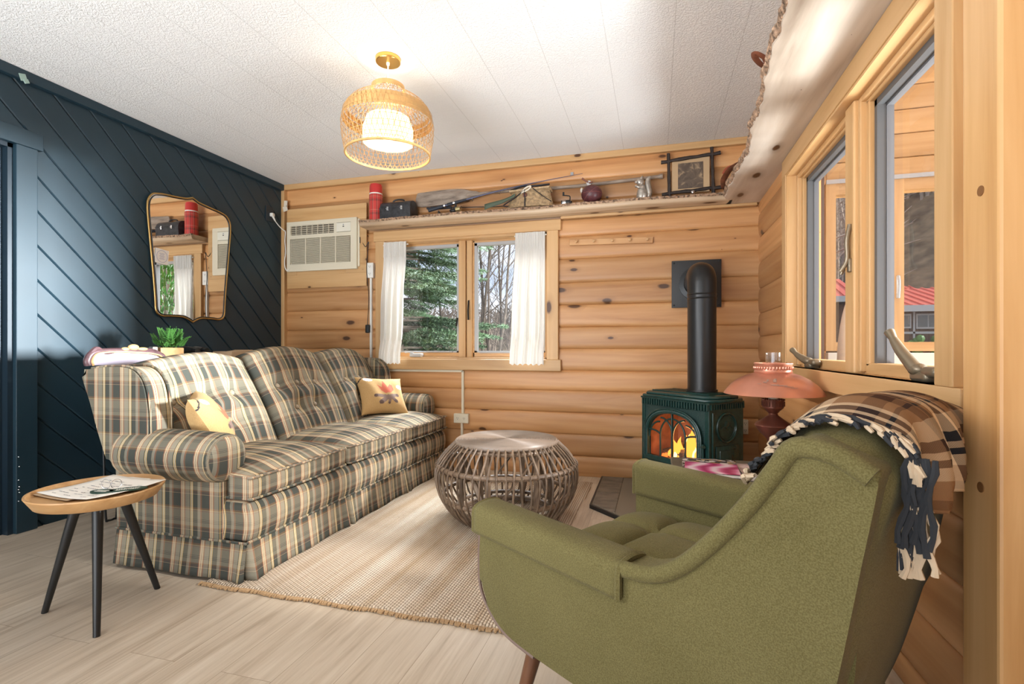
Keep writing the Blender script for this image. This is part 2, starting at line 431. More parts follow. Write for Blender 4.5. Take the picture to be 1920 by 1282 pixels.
M_buttn = plain('button_cloth', (0.36, 0.29, 0.20), 0.8)
def emit_mat(name, col, s):
    m = bpy.data.materials.new(name); m.use_nodes = True; t = m.node_tree; t.nodes.clear()
    o = nd(t, 'ShaderNodeOutputMaterial'); e = nd(t, 'ShaderNodeEmission', {0: c4(col), 1: s}); t.links.new(e.outputs[0], o.inputs[0]); return m
M_bulb = emit_mat('bulb_glow', (1.0, 0.88, 0.68), 5)
M_flame = emit_mat('flame', (1.0, 0.36, 0.05), 2.2)
M_flame2 = emit_mat('flame_core', (1.0, 0.70, 0.25), 3.2)
M_ember = emit_mat('ember', (1.0, 0.16, 0.03), 2.2)

def plaid(name, pu, pv, U, V, bmp=0.25, rough=0.85):
    m, t, b = new(name)
    tc = nd(t, 'ShaderNodeTexCoord'); sp = nd(t, 'ShaderNodeSeparateXYZ', {0: tc.outputs['UV']})
    fu = mth(t, 'FRACT', mth(t, 'ADD', mth(t, 'DIVIDE', sp.outputs[0], pu), 50.0)); fv = mth(t, 'FRACT', mth(t, 'ADD', mth(t, 'DIVIDE', sp.outputs[1], pv), 50.0))
    cu = ramp(t, fu, U, 'CONSTANT'); cv = ramp(t, fv, V, 'CONSTANT')
    tw = mth(t, 'FRACT', mth(t, 'MULTIPLY', mth(t, 'ADD', sp.outputs[0], sp.outputs[1]), 260.0))
    f = nd(t, 'ShaderNodeMapRange', {0: tw, 1: 0.0, 2: 1.0, 3: 0.32, 4: 0.52}).outputs[0]
    col = mix(t, f, cu, cv)
    t.links.new(col, b.inputs['Base Color']); b.inputs['Roughness'].default_value = rough; b.inputs['Specular IOR Level'].default_value = 0.15
    v = nd(t, 'ShaderNodeTexNoise', {'Vector': tc.outputs['UV'], 'Scale': 400.0}); bump(t, b, v.outputs[0], bmp, 0.002)
    return m
sgl = (0.30, 0.26, 0.185)
sl, ru, tn, cr, sg, br_, go = (0.062, 0.066, 0.056), (0.30, 0.065, 0.04), (0.50, 0.34, 0.20), (0.92, 0.78, 0.54), (0.29, 0.26, 0.195), (0.21, 0.115, 0.06), (0.66, 0.43, 0.15)
M_plaid = plaid('sofa_plaid', 0.152, 0.152,
    [(0, sl), (.20, ru), (.216, tn), (.25, cr), (.269, br_), (.292, cr), (.311, tn), (.348, ru), (.364, sg), (.52, sl), (.55, go), (.568, cr), (.585, sl), (.60, cr), (.617, go), (.64, sl), (.80, sg), (.90, ru), (.912, br_), (.95, sl), (1, sl)],
    [(0, sl), (.30, tn), (.312, sl), (.345, ru), (.355, sl), (.38, br_), (.42, sgl), (.53, sl), (.54, sgl), (.57, sl), (.58, sgl), (.61, sl), (.62, sgl), (.84, ru), (.85, sgl), (.88, go), (.89, br_), (.94, sl), (1, sl)])
kh, bn, nk, iv = (0.26, 0.14, 0.068), (0.055, 0.022, 0.012), (0.012, 0.014, 0.02), (0.66, 0.50, 0.33)
M_throw = plaid('throw_plaid', 0.30, 0.30,
    [(0, iv), (.10, nk), (.20, iv), (.24, nk), (.31, iv), (.36, kh), (.55, bn), (.72, kh), (.80, nk), (.88, kh), (1, iv)],
    [(0, iv), (.16, nk), (.24, iv), (.29, nk), (.34, iv), (.44, kh), (.62, bn), (.74, kh), (.82, nk), (.86, kh), (1, iv)], bmp=0.5)
M_fringe1 = plain('cream_yarn', (0.52, 0.39, 0.26), 0.9)
M_fringe2 = plain('charcoal_yarn', (0.02, 0.021, 0.024), 0.9)
def fabric(name, a, bcol, scale=350):
    m, t, b = new(name); v, _, _ = ocoord(t)
    n = nd(t, 'ShaderNodeTexNoise', {'Vector': v, 'Scale': scale, 'Detail': 2.0})
    n2 = nd(t, 'ShaderNodeTexNoise', {'Vector': v, 'Scale': 5.0, 'Detail': 3.0})
    col = ramp(t, n.outputs[0], [(0.35, a), (0.65, bcol)])
    col = mix(t, 0.25, col, ramp(t, n2.outputs[0], [(0.3, a), (0.7, bcol)]))
    t.links.new(col, b.inputs['Base Color']); b.inputs['Roughness'].default_value = 0.9; b.inputs['Specular IOR Level'].default_value = 0.15
    b.inputs['Sheen Weight'].default_value = 0.05
    bump(t, b, n.outputs[0], 0.35, 0.002); return m
M_green = fabric('green_tweed', (0.094, 0.078, 0.025), (0.168, 0.142, 0.058), 420)
M_tan = fabric('tan_pillow_cloth', (0.50, 0.315, 0.135), (0.57, 0.37, 0.165), 200)
def ceil_mat():
    m, t, b = new('ceiling_tile'); tc = nd(t, 'ShaderNodeTexCoord'); sp = nd(t, 'ShaderNodeSeparateXYZ', {0: tc.outputs['Object']})
    def seam(s, per, off, w):
        f = mth(t, 'FRACT', mth(t, 'ADD', mth(t, 'DIVIDE', mth(t, 'SUBTRACT', s, off), per), 50.5))
        return mth(t, 'LESS_THAN', mth(t, 'ABSOLUTE', mth(t, 'SUBTRACT', f, 0.5)), w/per)
    sm = mth(t, 'MAXIMUM', seam(sp.outputs[0], 0.31, -0.225, 0.0016), mth(t, 'MULTIPLY', seam(sp.outputs[1], 0.31, 1.665, 0.0010), 0.45))
    n = nd(t, 'ShaderNodeTexNoise', {'Vector': tc.outputs['Object'], 'Scale': 95.0, 'Detail': 3.0, 'Distortion': 0.8})
    h = mth(t, 'SUBTRACT', nd(t, 'ShaderNodeMapRange', {0: n.outputs[0], 1: 0.42, 2: 0.6, 3: 0.0, 4: 1.0}).outputs[0], mth(t, 'MULTIPLY', sm, 2.0))
    t.links.new(mix(t, sm, (0.85, 0.84, 0.82), (0.68, 0.665, 0.64)), b.inputs['Base Color']); b.inputs['Roughness'].default_value = 0.8
    bump(t, b, h, 0.55, 0.004); return m
M_ceil = ceil_mat()
def floor_mat():
    m, t, b = new('oak_vinyl_plank'); tc = nd(t, 'ShaderNodeTexCoord')
    mp = nd(t, 'ShaderNodeMapping', {0: tc.outputs['Object'], 2: (0, 0, PI/2)})
    bk = nd(t, 'ShaderNodeTexBrick', {'Vector': mp.outputs[0], 'Color1': (0.2, 0.2, 0.2, 1), 'Color2': (0.8, 0.8, 0.8, 1), 'Mortar': (0.0, 0.0, 0.0, 1), 'Scale': 1.0, 'Mortar Size': 0.0007, 'Brick Width': 1.22, 'Row Height': 0.178})
    bk.offset = 0.37
    rv = nd(t, 'ShaderNodeSeparateColor', {0: bk.outputs[0]}).outputs[0]
    cb = nd(t, 'ShaderNodeCombineXYZ', {0: mth(t, 'MULTIPLY', rv, 9.0), 1: mth(t, 'MULTIPLY', rv, 5.0)})
    va = nd(t, 'ShaderNodeVectorMath', {0: tc.outputs['Object'], 1: cb.outputs[0]}, operation='ADD')
    m2 = nd(t, 'ShaderNodeMapping', {0: va.outputs[0], 3: (13, 0.9, 1)})
    n = nd(t, 'ShaderNodeTexNoise', {'Vector': m2.outputs[0], 'Scale': 1.6, 'Detail': 7.0, 'Roughness': 0.62, 'Distortion': 0.5})
    m3 = nd(t, 'ShaderNodeMapping', {0: va.outputs[0], 3: (110, 3.5, 1)}); n3 = nd(t, 'ShaderNodeTexNoise', {'Vector': m3.outputs[0], 'Scale': 1.0, 'Detail': 3.0})
    f = mth(t, 'ADD', mth(t, 'MULTIPLY', n.outputs[0], 0.72), mth(t, 'MULTIPLY', n3.outputs[0], 0.28))
    col = ramp(t, f, [(0.30, (0.36, 0.275, 0.195)), (0.48, (0.54, 0.44, 0.33)), (0.68, (0.66, 0.565, 0.45))])
    col = mix(t, bk.outputs['Fac'], col, (0.24, 0.165, 0.10))
    t.links.new(col, b.inputs['Base Color']); b.inputs['Roughness'].default_value = 0.42
    bump(t, b, f, 0.12, 0.002); return m
M_floor = floor_mat()
def rug_mat():
    m, t, b = new('jute_weave'); tc = nd(t, 'ShaderNodeTexCoord'); sp = nd(t, 'ShaderNodeSeparateXYZ', {0: tc.outputs['Object']})
    wx = mth(t, 'MULTIPLY', sp.outputs[0], 2*PI/0.012); wy = mth(t, 'MULTIPLY', sp.outputs[1], 2*PI/0.016)
    row = mth(t, 'FLOOR', mth(t, 'DIVIDE', sp.outputs[0], 0.012))
    k = mth(t, 'ABSOLUTE', mth(t, 'SINE', mth(t, 'MULTIPLY', wx, 0.5)))
    k2 = mth(t, 'ABSOLUTE', mth(t, 'SINE', mth(t, 'ADD', mth(t, 'MULTIPLY', wy, 0.5), mth(t, 'MULTIPLY', row, 1.3))))
    h = mth(t, 'MULTIPLY', mth(t, 'POWER', k, 0.6), mth(t, 'ADD', mth(t, 'MULTIPLY', k2, 0.7), 0.3))
    n = nd(t, 'ShaderNodeTexNoise', {'Vector': tc.outputs['Object'], 'Scale': 160.0, 'Detail': 3.0})
    m2 = nd(t, 'ShaderNodeMapping', {0: tc.outputs['Object'], 3: (16, 0.6, 1)}); n2 = nd(t, 'ShaderNodeTexNoise', {'Vector': m2.outputs[0], 'Scale': 1.0, 'Detail': 4.0})
    base = ramp(t, n2.outputs[0], [(0.3, (0.52, 0.385, 0.25)), (0.5, (0.64, 0.52, 0.39)), (0.7, (0.74, 0.65, 0.53))])
    hh = mth(t, 'ADD', mth(t, 'MULTIPLY', h, 0.75), mth(t, 'MULTIPLY', n.outputs[0], 0.25))
    col = mix(t, nd(t, 'ShaderNodeMapRange', {0: hh, 1: 0.15, 2: 0.6, 3: 0.0, 4: 1.0}).outputs[0], (0.17, 0.105, 0.06), base)
    t.links.new(col, b.inputs['Base Color']); b.inputs['Roughness'].default_value = 0.95; b.inputs['Specular IOR Level'].default_value = 0.1
    bump(t, b, hh, 0.9, 0.008); return m
M_rug = rug_mat()
def slate_mat():
    m, t, b = new('slate_tile'); tc = nd(t, 'ShaderNodeTexCoord'); v = nd(t, 'ShaderNodeMapping', {0: tc.outputs['Object'], 3: (1, 3, 1)})
    n = nd(t, 'ShaderNodeTexNoise', {'Vector': v.outputs[0], 'Scale': 9.0, 'Detail': 8.0, 'Roughness': 0.7})
    t.links.new(ramp(t, n.outputs[0], [(0.3, (0.085, 0.07, 0.052)), (0.7, (0.24, 0.205, 0.16))]), b.inputs['Base Color'])
    b.inputs['Roughness'].default_value = 0.6; bump(t, b, n.outputs[0], 0.6, 0.01); return m
M_slate = slate_mat()
M_grout = plain('grout', (0.20, 0.165, 0.12), 0.9)
def mag_mat():
    m, t, b = new('pink_cover'); v, _, _ = ocoord(t, (9, 22, 1))
    w = nd(t, 'ShaderNodeTexWave', {'Vector': v, 'Scale': 0.35, 'Distortion': 7.0, 'Detail': 2.5, 'Detail Scale': 0.7})
    t.links.new(ramp(t, w.outputs[0], [(0.0, (0.45, 0.04, 0.14)), (0.45, (0.70, 0.16, 0.33)), (0.8, (0.85, 0.45, 0.58)), (1, (0.9, 0.7, 0.75))]), b.inputs['Base Color'])
    b.inputs['Roughness'].default_value = 0.2; return m
M_pink = mag_mat()
def collage_mat():
    m, t, b = new('busy_cover'); v, _, _ = ocoord(t, (1, 1.6, 1))
    w = nd(t, 'ShaderNodeTexVoronoi', {'Vector': v, 'Scale': 45.0}); s = nd(t, 'ShaderNodeSeparateColor', {0: w.outputs['Color']})
    t.links.new(ramp(t, s.outputs[0], [(0, (0.03, 0.025, 0.03)), (.3, (0.35, 0.28, 0.25)), (.5, (0.08, 0.06, 0.07)), (.68, (0.7, 0.62, 0.55)), (.86, (0.5, 0.3, 0.1)), (1, (0.8, 0.8, 0.75))], 'CONSTANT'), b.inputs['Base Color'])
    b.inputs['Roughness'].default_value = 0.2; return m
M_collage = collage_mat()
def print_mat():
    m, t, b = new('sepia_print'); v, _, _ = ocoord(t, (1, 1, 1))
    n = nd(t, 'ShaderNodeTexNoise', {'Vector': v, 'Scale': 17.0, 'Detail': 3.0, 'Distortion': 1.4})
    t.links.new(ramp(t, n.outputs[0], [(0.40, (0.085, 0.058, 0.04)), (0.56, (0.13, 0.09, 0.06)), (0.70, (0.40, 0.28, 0.165))], 'LINEAR'), b.inputs['Base Color']); return m
M_print = print_mat()
def flask_mat():
    m, t, b = new('plaid_flask'); tc = nd(t, 'ShaderNodeTexCoord'); sp = nd(t, 'ShaderNodeSeparateXYZ', {0: tc.outputs['Object']})
    an = mth(t, 'ARCTAN2', sp.outputs[1], sp.outputs[0])
    a = mth(t, 'FRACT', mth(t, 'MULTIPLY', an, 1.6)); z = mth(t, 'FRACT', mth(t, 'MULTIPLY', sp.outputs[2], 9.0))
    R, K, G = (0.58, 0.055, 0.045), (0.05, 0.03, 0.03), (0.62, 0.40, 0.28)
    cu = ramp(t, a, [(0, R), (.40, K), (.55, R), (.64, G), (.68, R), (.8, K), (.83, R), (1, R)], 'CONSTANT')
    cv = ramp(t, z, [(0, R), (.45, K), (.62, R), (.78, G), (.82, R), (1, R)], 'CONSTANT')
    t.links.new(mix(t, 0.35, cu, cv), b.inputs['Base Color']); b.inputs['Roughness'].default_value = 0.3; return m
M_flask = flask_mat()
# ------------------------------------------------------------------ room shell
XL, XR, YB, H = -3.222, 0.680, 3.851, 2.430
YN = -2.6
def poly_struct(name, poly, z0, z1, mat):
    m = MB(); m.prism(poly, lambda a, b, d: (a, b, d), z0, z1); return struct(m.build(name, mat, smooth=0))
poly_struct('floor', [(XL-.1, YN), (1.0, YN), (1.0, YB+.1), (XL-.1, YB+.1)], -0.12, 0.0, M_floor)
poly_struct('ceiling', [(XL-.1, YN), (1.0, YN), (1.0, YB+.1), (XL-.1, YB+.1)], H, H+.1, M_ceil)

def logwall(name, u0, u1, zs, holes, place, mat, flat_above=9, bulge=0.017):
    """log siding: every course is one rounded log; openings are left out of it"""
    m = MB(); us = sorted({u0, u1, *[h for q in holes for h in q[:2]]})
    for k in range(len(zs)-1):
        a, b = zs[k], zs[k+1]; r = rnd.random()
        bl = 0.012 if a >= flat_above else bulge
        ts = [0, .015, .05, .12, .25, .4, .6, .75, .88, .95, .985, 1]
        zz = sorted({*[a+(b-a)*t for t in ts], *[z for q in holes for z in q[2:4] if a < z < b]})
        for i in range(len(us)-1):
            for j in range(len(zz)-1):
                cz = (zz[j]+zz[j+1])/2; cu = (us[i]+us[i+1])/2
                if any(q[0] < cu < q[1] and q[2] < cz < q[3] for q in holes): continue
                def d(z):
                    t = 2*(z-a)/(b-a)-1; return bl*(max(0, 1-abs(t)**5.0)) ** 0.6 - 0.004
                n = max(1, int((us[i+1]-us[i])/0.4))
                for q in range(n):
                    p0 = us[i]+(us[i+1]-us[i])*q/n; p1 = us[i]+(us[i+1]-us[i])*(q+1)/n
                    m.face([place(p0, d(zz[j]), zz[j]), place(p1, d(zz[j]), zz[j]), place(p1, d(zz[j+1]), zz[j+1]), place(p0, d(zz[j+1]), zz[j+1])], r=r)
    bmesh.ops.remove_doubles(m.bm, verts=m.bm.verts[:], dist=0.0004)
    return struct(m.build(name, mat, smooth=55))
ZS = [-.01, .15, .315, .48, .645, .80, .965, 1.13, 1.30, 1.47, 1.65, 1.82, 1.955, 2.09, 2.25, 2.43]
logwall('wall_back', XL, XR+.10, ZS, [(-2.19, -.795, .88, 1.868)], lambda u, d, z: (u, YB-d, z), M_logX, flat_above=1.95)
ZR = [-.01, .07, .235, .40, .56, .72, .885, 1.05, 1.21, 1.38, 1.56, 1.735, 1.90, 2.06, 2.2, 2.43]
logwall('wall_right', 1.10, YB, ZR, [(1.45, 2.975, .862, 1.886)], lambda u, d, z: (XR+.017-d, u, z), M_logY)

# diagonal navy boards
m = MB(); SP = 0.186; wv = SP/math.sqrt(2)
kk = -30
while kk < 34:
    y0 = 2.2 + kk*SP   # where the board's upper edge meets z = 2.381
    c45 = math.sqrt(.5)
    # board centre line runs along (0, c45, -c45); its width direction is (0, c45, c45)
    mid = Vector((XL-.008, y0+SP/2, 2.381)) + Vector((0, c45, -c45))*1.4
    rot = Matrix(((0, 0, 1), (c45, c45, 0), (-c45, c45, 0)))
    m.box(mid, (6.5, wv-.0015, .022), rot=rot, bev=.006, seg=1)
    kk += 1
geo = lambda: m.bm.verts[:]+m.bm.edges[:]+m.bm.faces[:]
for co, no in (((0, YN, 0), (0, -1, 0)), ((0, YB-.005, 0), (0, 1, 0)), ((0, 0, 0), (0, 0, -1)), ((0, 0, H), (0, 0, 1))):
    bmesh.ops.bisect_plane(m.bm, geom=geo(), plane_co=co, plane_no=no, clear_outer=True)
# doorway
door_y, door_z = 1.845, 2.035
m.bm.faces.ensure_lookup_table()
kill = []
for co, no in (((0, door_y, 0), (0, 1, 0)), ((0, 0, door_z), (0, 0, 1)), ((0, .98, 0), (0, 1, 0))):
    bmesh.ops.bisect_plane(m.bm, geom=geo(), plane_co=co, plane_no=no)
for f in m.bm.faces:
    c = f.calc_center_median()
    if .98 < c.y < door_y and c.z < door_z: kill.append(f)
bmesh.ops.delete(m.bm, geom=kill, context='FACES')
struct(m.build('wall_left', M_blue, smooth=0))
m = MB(); m.bb(XL-.03, XL-.012, YN, .98, 0, H); m.bb(XL-.03, XL-.012, door_y, YB, 0, H); m.bb(XL-.03, XL-.012, .98, door_y, door_z, H)
struct(m.build('trim_1', M_bluedark, smooth=0))
m = MB(); m.bb(XL-.005, XL+.032, YN, YB-.02, H-.055, H, bev=.004)
struct(m.build('trim_2', M_blue, smooth=0))
# door with navy casing at the left edge
d1 = sempty('door_1', (XL, 1.41, 0))
m = MB(); m.bb(XL, XL+.034, .90, 1.955, 2.03, 2.118, bev=.003); m.bb(XL, XL+.030, 1.835, 1.93, 0, 2.03, bev=.003); m.bb(XL, XL+.030, .90, .98, 0, 2.03, bev=.003)
m.build('door_casing', M_blue, d1, world=True, smooth=0)
m = MB(); m.bb(XL-.10, XL+.004, 1.812, 1.838, 0, 2.03); m.bb(XL-.10, XL+.004, .98, 1.838, 2.008, 2.032); m.bb(XL-.06, XL-.035, 1.80, 1.815, 0, 2.01)
m.build('door_jamb', M_bluedark, d1, world=True, smooth=0)
m = MB(); m.bb(XL-.085, XL-.05, .985, 1.808, .01, 2.005, bev=.003)
for (a, b) in ((.15, .9), (1.0, 1.9)): m.bb(XL-.052, XL-.044, 1.1, 1.7, a, b, bev=.006)
m.build('door_leaf', M_bluedark, d1, world=True, smooth=0)
m = MB()
for i, z in enumerate((.29, .335, .35, .365, .40, .47, .52)): m.sphere((XL+.0305, 1.845+.003*(i % 2), z-.12), .0035, 6, 4)
m.build('nail_head', M_chrome, d1, world=True)
# pine trims: crown of the back wall, corner strip, ledger, panel around the air conditioner
m = MB(); m.bb(XL, XR+.03, YB-.045, YB-.005, H-.048, H, bev=.004, r=.31); struct(m.build('trim_3', M_pX, smooth=0))
m = MB(); m.bb(XL+.002, XL+.036, YB-.05, YB, 0, H-.048, bev=.004, r=.77); struct(m.build('trim_4', M_pZ, smooth=0))
m = MB()
m.bb(-3.16, -2.36, YB-.045, YB-.03, 1.995+.08, 2.205, bev=.002, r=.13); m.bb(-3.16, -2.36, YB-.045, YB-.03, 1.50, 1.615, bev=.002, r=.63)
m.bb(-3.16, -3.06, YB-.045, YB-.03, 1.615, 2.075, bev=.002, r=.43); m.bb(-2.56, -2.36, YB-.045, YB-.03, 1.615, 2.075, bev=.002, r=.83); m.bb(-3.06, -2.56, YB-.040, YB-.03, 1.615, 2.075, r=.2)
struct(m.build('trim_5', M_pX, smooth=0))

# window 1: twin casement in the back wall
w1 = sempty('window_1', (-1.49, YB, .80))
def P1(name, mat, fill, parent=w1, **k):
    q = MB(); fill(q); return q.build(name, mat, parent, world=True, **{**dict(smooth=0), **k})
yc = YB-.045
P1('casing', M_pX, lambda q: (q.bb(-2.292, -.692, yc-.002, YB-.01, 1.868, 1.951, bev=.004, r=.21), q.bb(-2.292, -.692, yc-.002, YB-.01, .795, .882, bev=.004, r=.55)))
P1('casing', M_pZ, lambda q: (q.bb(-2.275, -2.188, yc, YB-.01, .882, 1.868, bev=.003, r=.15), q.bb(-.80, -.712, yc, YB-.01, .882, 1.868, bev=.003, r=.4)))
P1('jamb', M_pX, lambda q: (q.bb(-2.19, -.797, YB-.03, YB+.16, 1.85, 1.87, r=.3), q.bb(-2.19, -.797, YB-.03, YB+.16, .876, .896, r=.7)))
P1('jamb', M_pZ, lambda q: (q.bb(-2.192, -2.17, YB-.03, YB+.16, .89, 1.86, r=.3), q.bb(-.817, -.795, YB-.03, YB+.16, .89, 1.86, r=.9)))
P1('mullion', M_pZ, lambda q: (q.bb(-1.555, -1.495, YB+.035, YB+.14, .89, 1.86, bev=.004, r=.11), q.bb(-1.488, -1.442, YB+.045, YB+.14, .89, 1.86, bev=.004, r=.5)))
for (a, b) in ((-2.17, -1.555), (-1.442, -.817)):
    sash = P1('sash', M_pX, lambda q: (q.bb(a, b, YB+.07, YB+.12, .896, .935, bev=.003, r=.4), q.bb(a, b, YB+.07, YB+.12, 1.835, 1.852, bev=.003, r=.6), q.bb(a, a+.012, YB+.07, YB+.12, .9, 1.85, r=.2), q.bb(b-.012, b, YB+.07, YB+.12, .9, 1.85, r=.2)))
    P1('glazing_strip', M_vwhite, lambda q: (q.bb(a+.012, b-.012, YB+.075, YB+.115, 1.81, 1.836), q.bb(a+.012, a+.034, YB+.075, YB+.115, .935, 1.83), q.bb(b-.03, b-.012, YB+.075, YB+.115, .935, 1.83), q.bb(a+.012, b-.012, YB+.075, YB+.115, .934, .948)), parent=sash)
    P1('pane', M_glass, lambda q: q.face([(a+.03, YB+.1, .94), (b-.03, YB+.1, .94), (b-.03, YB+.1, 1.82), (a+.03, YB+.1, 1.82)]), parent=sash)
P1('latch', M_blackm, lambda q: (q.tube([(-1.468, YB+.04, 1.36), (-1.466, YB+.02, 1.28), (-1.464, YB+.02, 1.20)], .007, 6), q.tube([(-1.57, YB+.05, 1.22), (-1.575, YB+.035, 1.15)], .007, 6)))
P1('crank', M_vwhite, lambda q: (q.box((-1.93, YB+.03, .912), (.11, .05, .03), bev=.008), q.tube([(-1.95, YB+.02, .925), (-1.99, YB-.0, .94), (-2.02, YB-.0, .935)], .008, 6)))
P1('hinge_rail', M_vinyl, lambda q: (q.bb(-1.86, -1.62, YB+.055, YB+.075, .935, .945), q.bb(-1.38, -1.0, YB+.055, YB+.075, .93, .94)))

# window 2: twin casement in the right wall
w2 = sempty('window_2', (XR, 2.2, .79))
xc = XR-.025
def P2(name, mat, fill, parent=w2, **k):
    q = MB(); fill(q); return q.build(name, mat, parent, world=True, **{**dict(smooth=0), **k})
P2('casing', M_pY, lambda q: (q.bb(xc, XR+.03, 1.39, 3.03, 1.876, 1.965, bev=.003, r=.2), q.bb(xc, XR+.03, 1.366, 3.03, .792, .872, bev=.003, r=.63)))
P2('casing', M_pZ, lambda q: (q.bb(xc, XR+.03, 2.955, 3.03, .872, 1.876, bev=.003, r=.3), q.bb(xc, XR+.03, 1.396, 1.476, .872, 1.876, bev=.003, r=.75), q.bb(xc, XR+.03, 1.396, 1.476, 1.965, H, r=.75)))
P2('jamb', M_pY, lambda q: (q.bb(XR-.02, XR+.14, 1.46, 2.965, 1.866, 1.884, r=.4), q.bb(XR-.02, XR+.14, 1.46, 2.965, .858, .872, r=.52)))
P2('jamb', M_pZ, lambda q: (q.bb(XR-.02, XR+.14, 2.948, 2.966, .87, 1.87, r=.32), q.bb(XR-.02, XR+.14, 1.46, 1.478, .87, 1.87, r=.44)))
P2('mullion', M_pZ, lambda q: q.bb(XR+.012, XR+.14, 2.112, 2.20, .872, 1.866, bev=.006, r=.91))
for (a, b) in ((1.478, 2.112), (2.20, 2.948)):
    sash = P2('sash', M_pY, lambda q: (q.bb(XR+.045, XR+.115, a, b, .872, .912, bev=.004, r=.25), q.bb(XR+.045, XR+.115, a, b, 1.834, 1.866, bev=.004, r=.7), q.bb(XR+.028, XR+.05, a, b, 1.846, 1.866, bev=.002, r=.1)))
    P2('stile', M_pZ, lambda q: (q.bb(XR+.045, XR+.115, a, a+.04, .90, 1.845, bev=.004, r=.6), q.bb(XR+.045, XR+.115, b-.045, b, .90, 1.845, bev=.004, r=.85), q.bb(XR+.026, XR+.05, b-.022, b, .88, 1.86, bev=.003, r=.15)), parent=sash)
    P2('screen_frame', M_screen, lambda q: (q.bb(XR+.062, XR+.10, b-.066, b-.042, .908, 1.838), q.bb(XR+.062, XR+.10, a+.038, b-.04, 1.812, 1.838)), parent=sash)
    P2('glazing_strip', M_strip, lambda q: (q.bb(XR+.09, XR+.112, b-.070, b-.061, .91, 1.83), q.bb(XR+.09, XR+.112, a+.038, b-.05, 1.804, 1.815)), parent=sash)
    P2('pane', M_glass, lambda q: q.face([(XR+.1, a+.03, .905), (XR+.1, b-.03, .905), (XR+.1, b-.03, 1.84), (XR+.1, a+.03, 1.84)]), parent=sash)
for y in (1.62, 2.66):
    ck = P2('crank', M_bronze, lambda q: (q.rbox(XR-.002, XR+.05, y-.045, y+.045, .872, .90, r=.012), q.rbox(XR+.0, XR+.04, y-.085, y-.01, .885, .915, r=.014), q.sphere((XR+.012, y+.02, .905), (.022, .026, .018))), smooth=50)
    if y < 2: pts = [(XR+.008, y+.022, .905), (XR-.006, y+.075, .955), (XR-.012, y+.108, .99)]; tip = (XR-.015, y+.128, 1.012)
    else: pts = [(XR+.008, y+.022, .905), (XR-.012, y+.07, .925), (XR-.022, y+.10, .94)]; tip = (XR-.028, y+.135, .958)
    P2('crank_handle', M_bronze, lambda q: (q.tube(cat(pts, 5), [.019-.008*i/10 for i in range(11)], 10), q.cyl(pts[-1], tip, .010, .014, 10)), parent=ck, smooth=50)
P2('latch', M_bronze, lambda q: (q.tube(cat([(XR+.008, 2.135, 1.42), (XR-.002, 2.135, 1.36), (XR+.0, 2.14, 1.29), (XR-.018, 2.15, 1.25)], 5), .008, 8), q.tube(cat([(XR+.05, 2.215, 1.36), (XR+.03, 2.22, 1.3), (XR+.01, 2.235, 1.25)], 5), .007, 8), q.box((XR+.01, 2.14, 1.27), (.016, .022, .05), bev=.004)), smooth=50)
# the pine post in the foreground at the right, with the board behind it
m = MB(); m.bb(.573, .72, 1.076, 1.188, 0, H, bev=.006, r=.27)
po = struct(m.build('trim_6', M_post, smooth=0))
m = MB()
for z in (1.25, .708): m.cyl((.5715, 1.127, z), (.577, 1.127, z), .0095, n=18)
m.build('bolt_plug', plain('plug_hole', (0.20, 0.085, 0.025), 0.6), po, smooth=30)
m = MB(); m.bb(XR+.0, XR+.03, 1.18, 1.40, 0, H, r=.37); m.bb(.70, 1.1, .6, 1.10, 0, H, r=.5); struct(m.build('trim_7', M_post, smooth=0))

# ------------------------------------------------------------------ porch and the outdoors
PB = 3.6
m = MB(); zz = 0.0
holes = [(1.075, 1.36, 1.0, 1.915), (1.435, 2.1, 1.008, 1.925)]
for k in range(26):
    a, b = -.05+k*.145, -.05+(k+1)*.145-.004
    for (u0, u1) in ((.83, 1.03), (1.03, 2.15), (2.15, 3.2)):
        if u0 == 1.03 and b > .95 and a < 1.9: continue
        m.bb(u0, u1, PB, PB+.05, a, b, r=(k*.37) % 1, bev=.004, seg=1)
struct(m.build('wall_porch', M_pX, smooth=0))
w3 = sempty('window_3', (1.6, PB, .95))
def P3(name, mat, fill, **k):
    q = MB(); fill(q); return q.build(name, mat, w3, world=True, **{**dict(smooth=0), **k})
P3('window_frame', M_pZ, lambda q: (q.bb(1.02, 1.075, PB-.03, PB+.06, .95, 1.99, r=.1), q.bb(1.36, 1.435, PB-.03, PB+.06, .95, 1.99, r=.4), q.bb(2.1, 2.16, PB-.03, PB+.06, .95, 1.99, r=.7)))
P3('window_frame', M_pX, lambda q: [(q.bb(a, b, PB-.025, PB+.055, .95, 1.005, r=.2), q.bb(a, b, PB-.025, PB+.055, 1.918, 1.985, r=.6)) for a, b in ((1.0755, 1.3595), (1.4355, 2.0995))])
P3('head_strip', M_vwhite, lambda q: q.bb(1.02, 2.16, PB-.04, PB-.03, 1.985, 2.01))
P3('latch', M_vwhite, lambda q: q.tube(cat([(1.40, PB-.04, 1.40), (1.395, PB-.06, 1.35), (1.40, PB-.04, 1.27)], 4), .01, 6))
P3('pane', M_glass, lambda q: (q.face([(1.075, PB+.02, 1.0), (1.36, PB+.02, 1.0), (1.36, PB+.02, 1.92), (1.075, PB+.02, 1.92)]), q.face([(1.435, PB+.02, 1.0), (2.1, PB+.02, 1.0), (2.1, PB+.02, 1.92), (1.435, PB+.02, 1.92)])))
m = MB(); m.bb(1.02, 2.2, PB-.07, PB-.012, .05, .94, bev=.003); struct(m.build('wall_porch_panel', plain('white_panel', (0.72, 0.68, 0.62), 0.5), smooth=0))
m = MB(); m.bb(.86, 3.4, 0.4, PB, -.05, 0.0); struct(m.build('floor_porch', plain('deck_bounce_grey', (.16, .16, .155), .6), smooth=0))  # deck made grey to cut orange bounce onto the porch boards
m = MB()
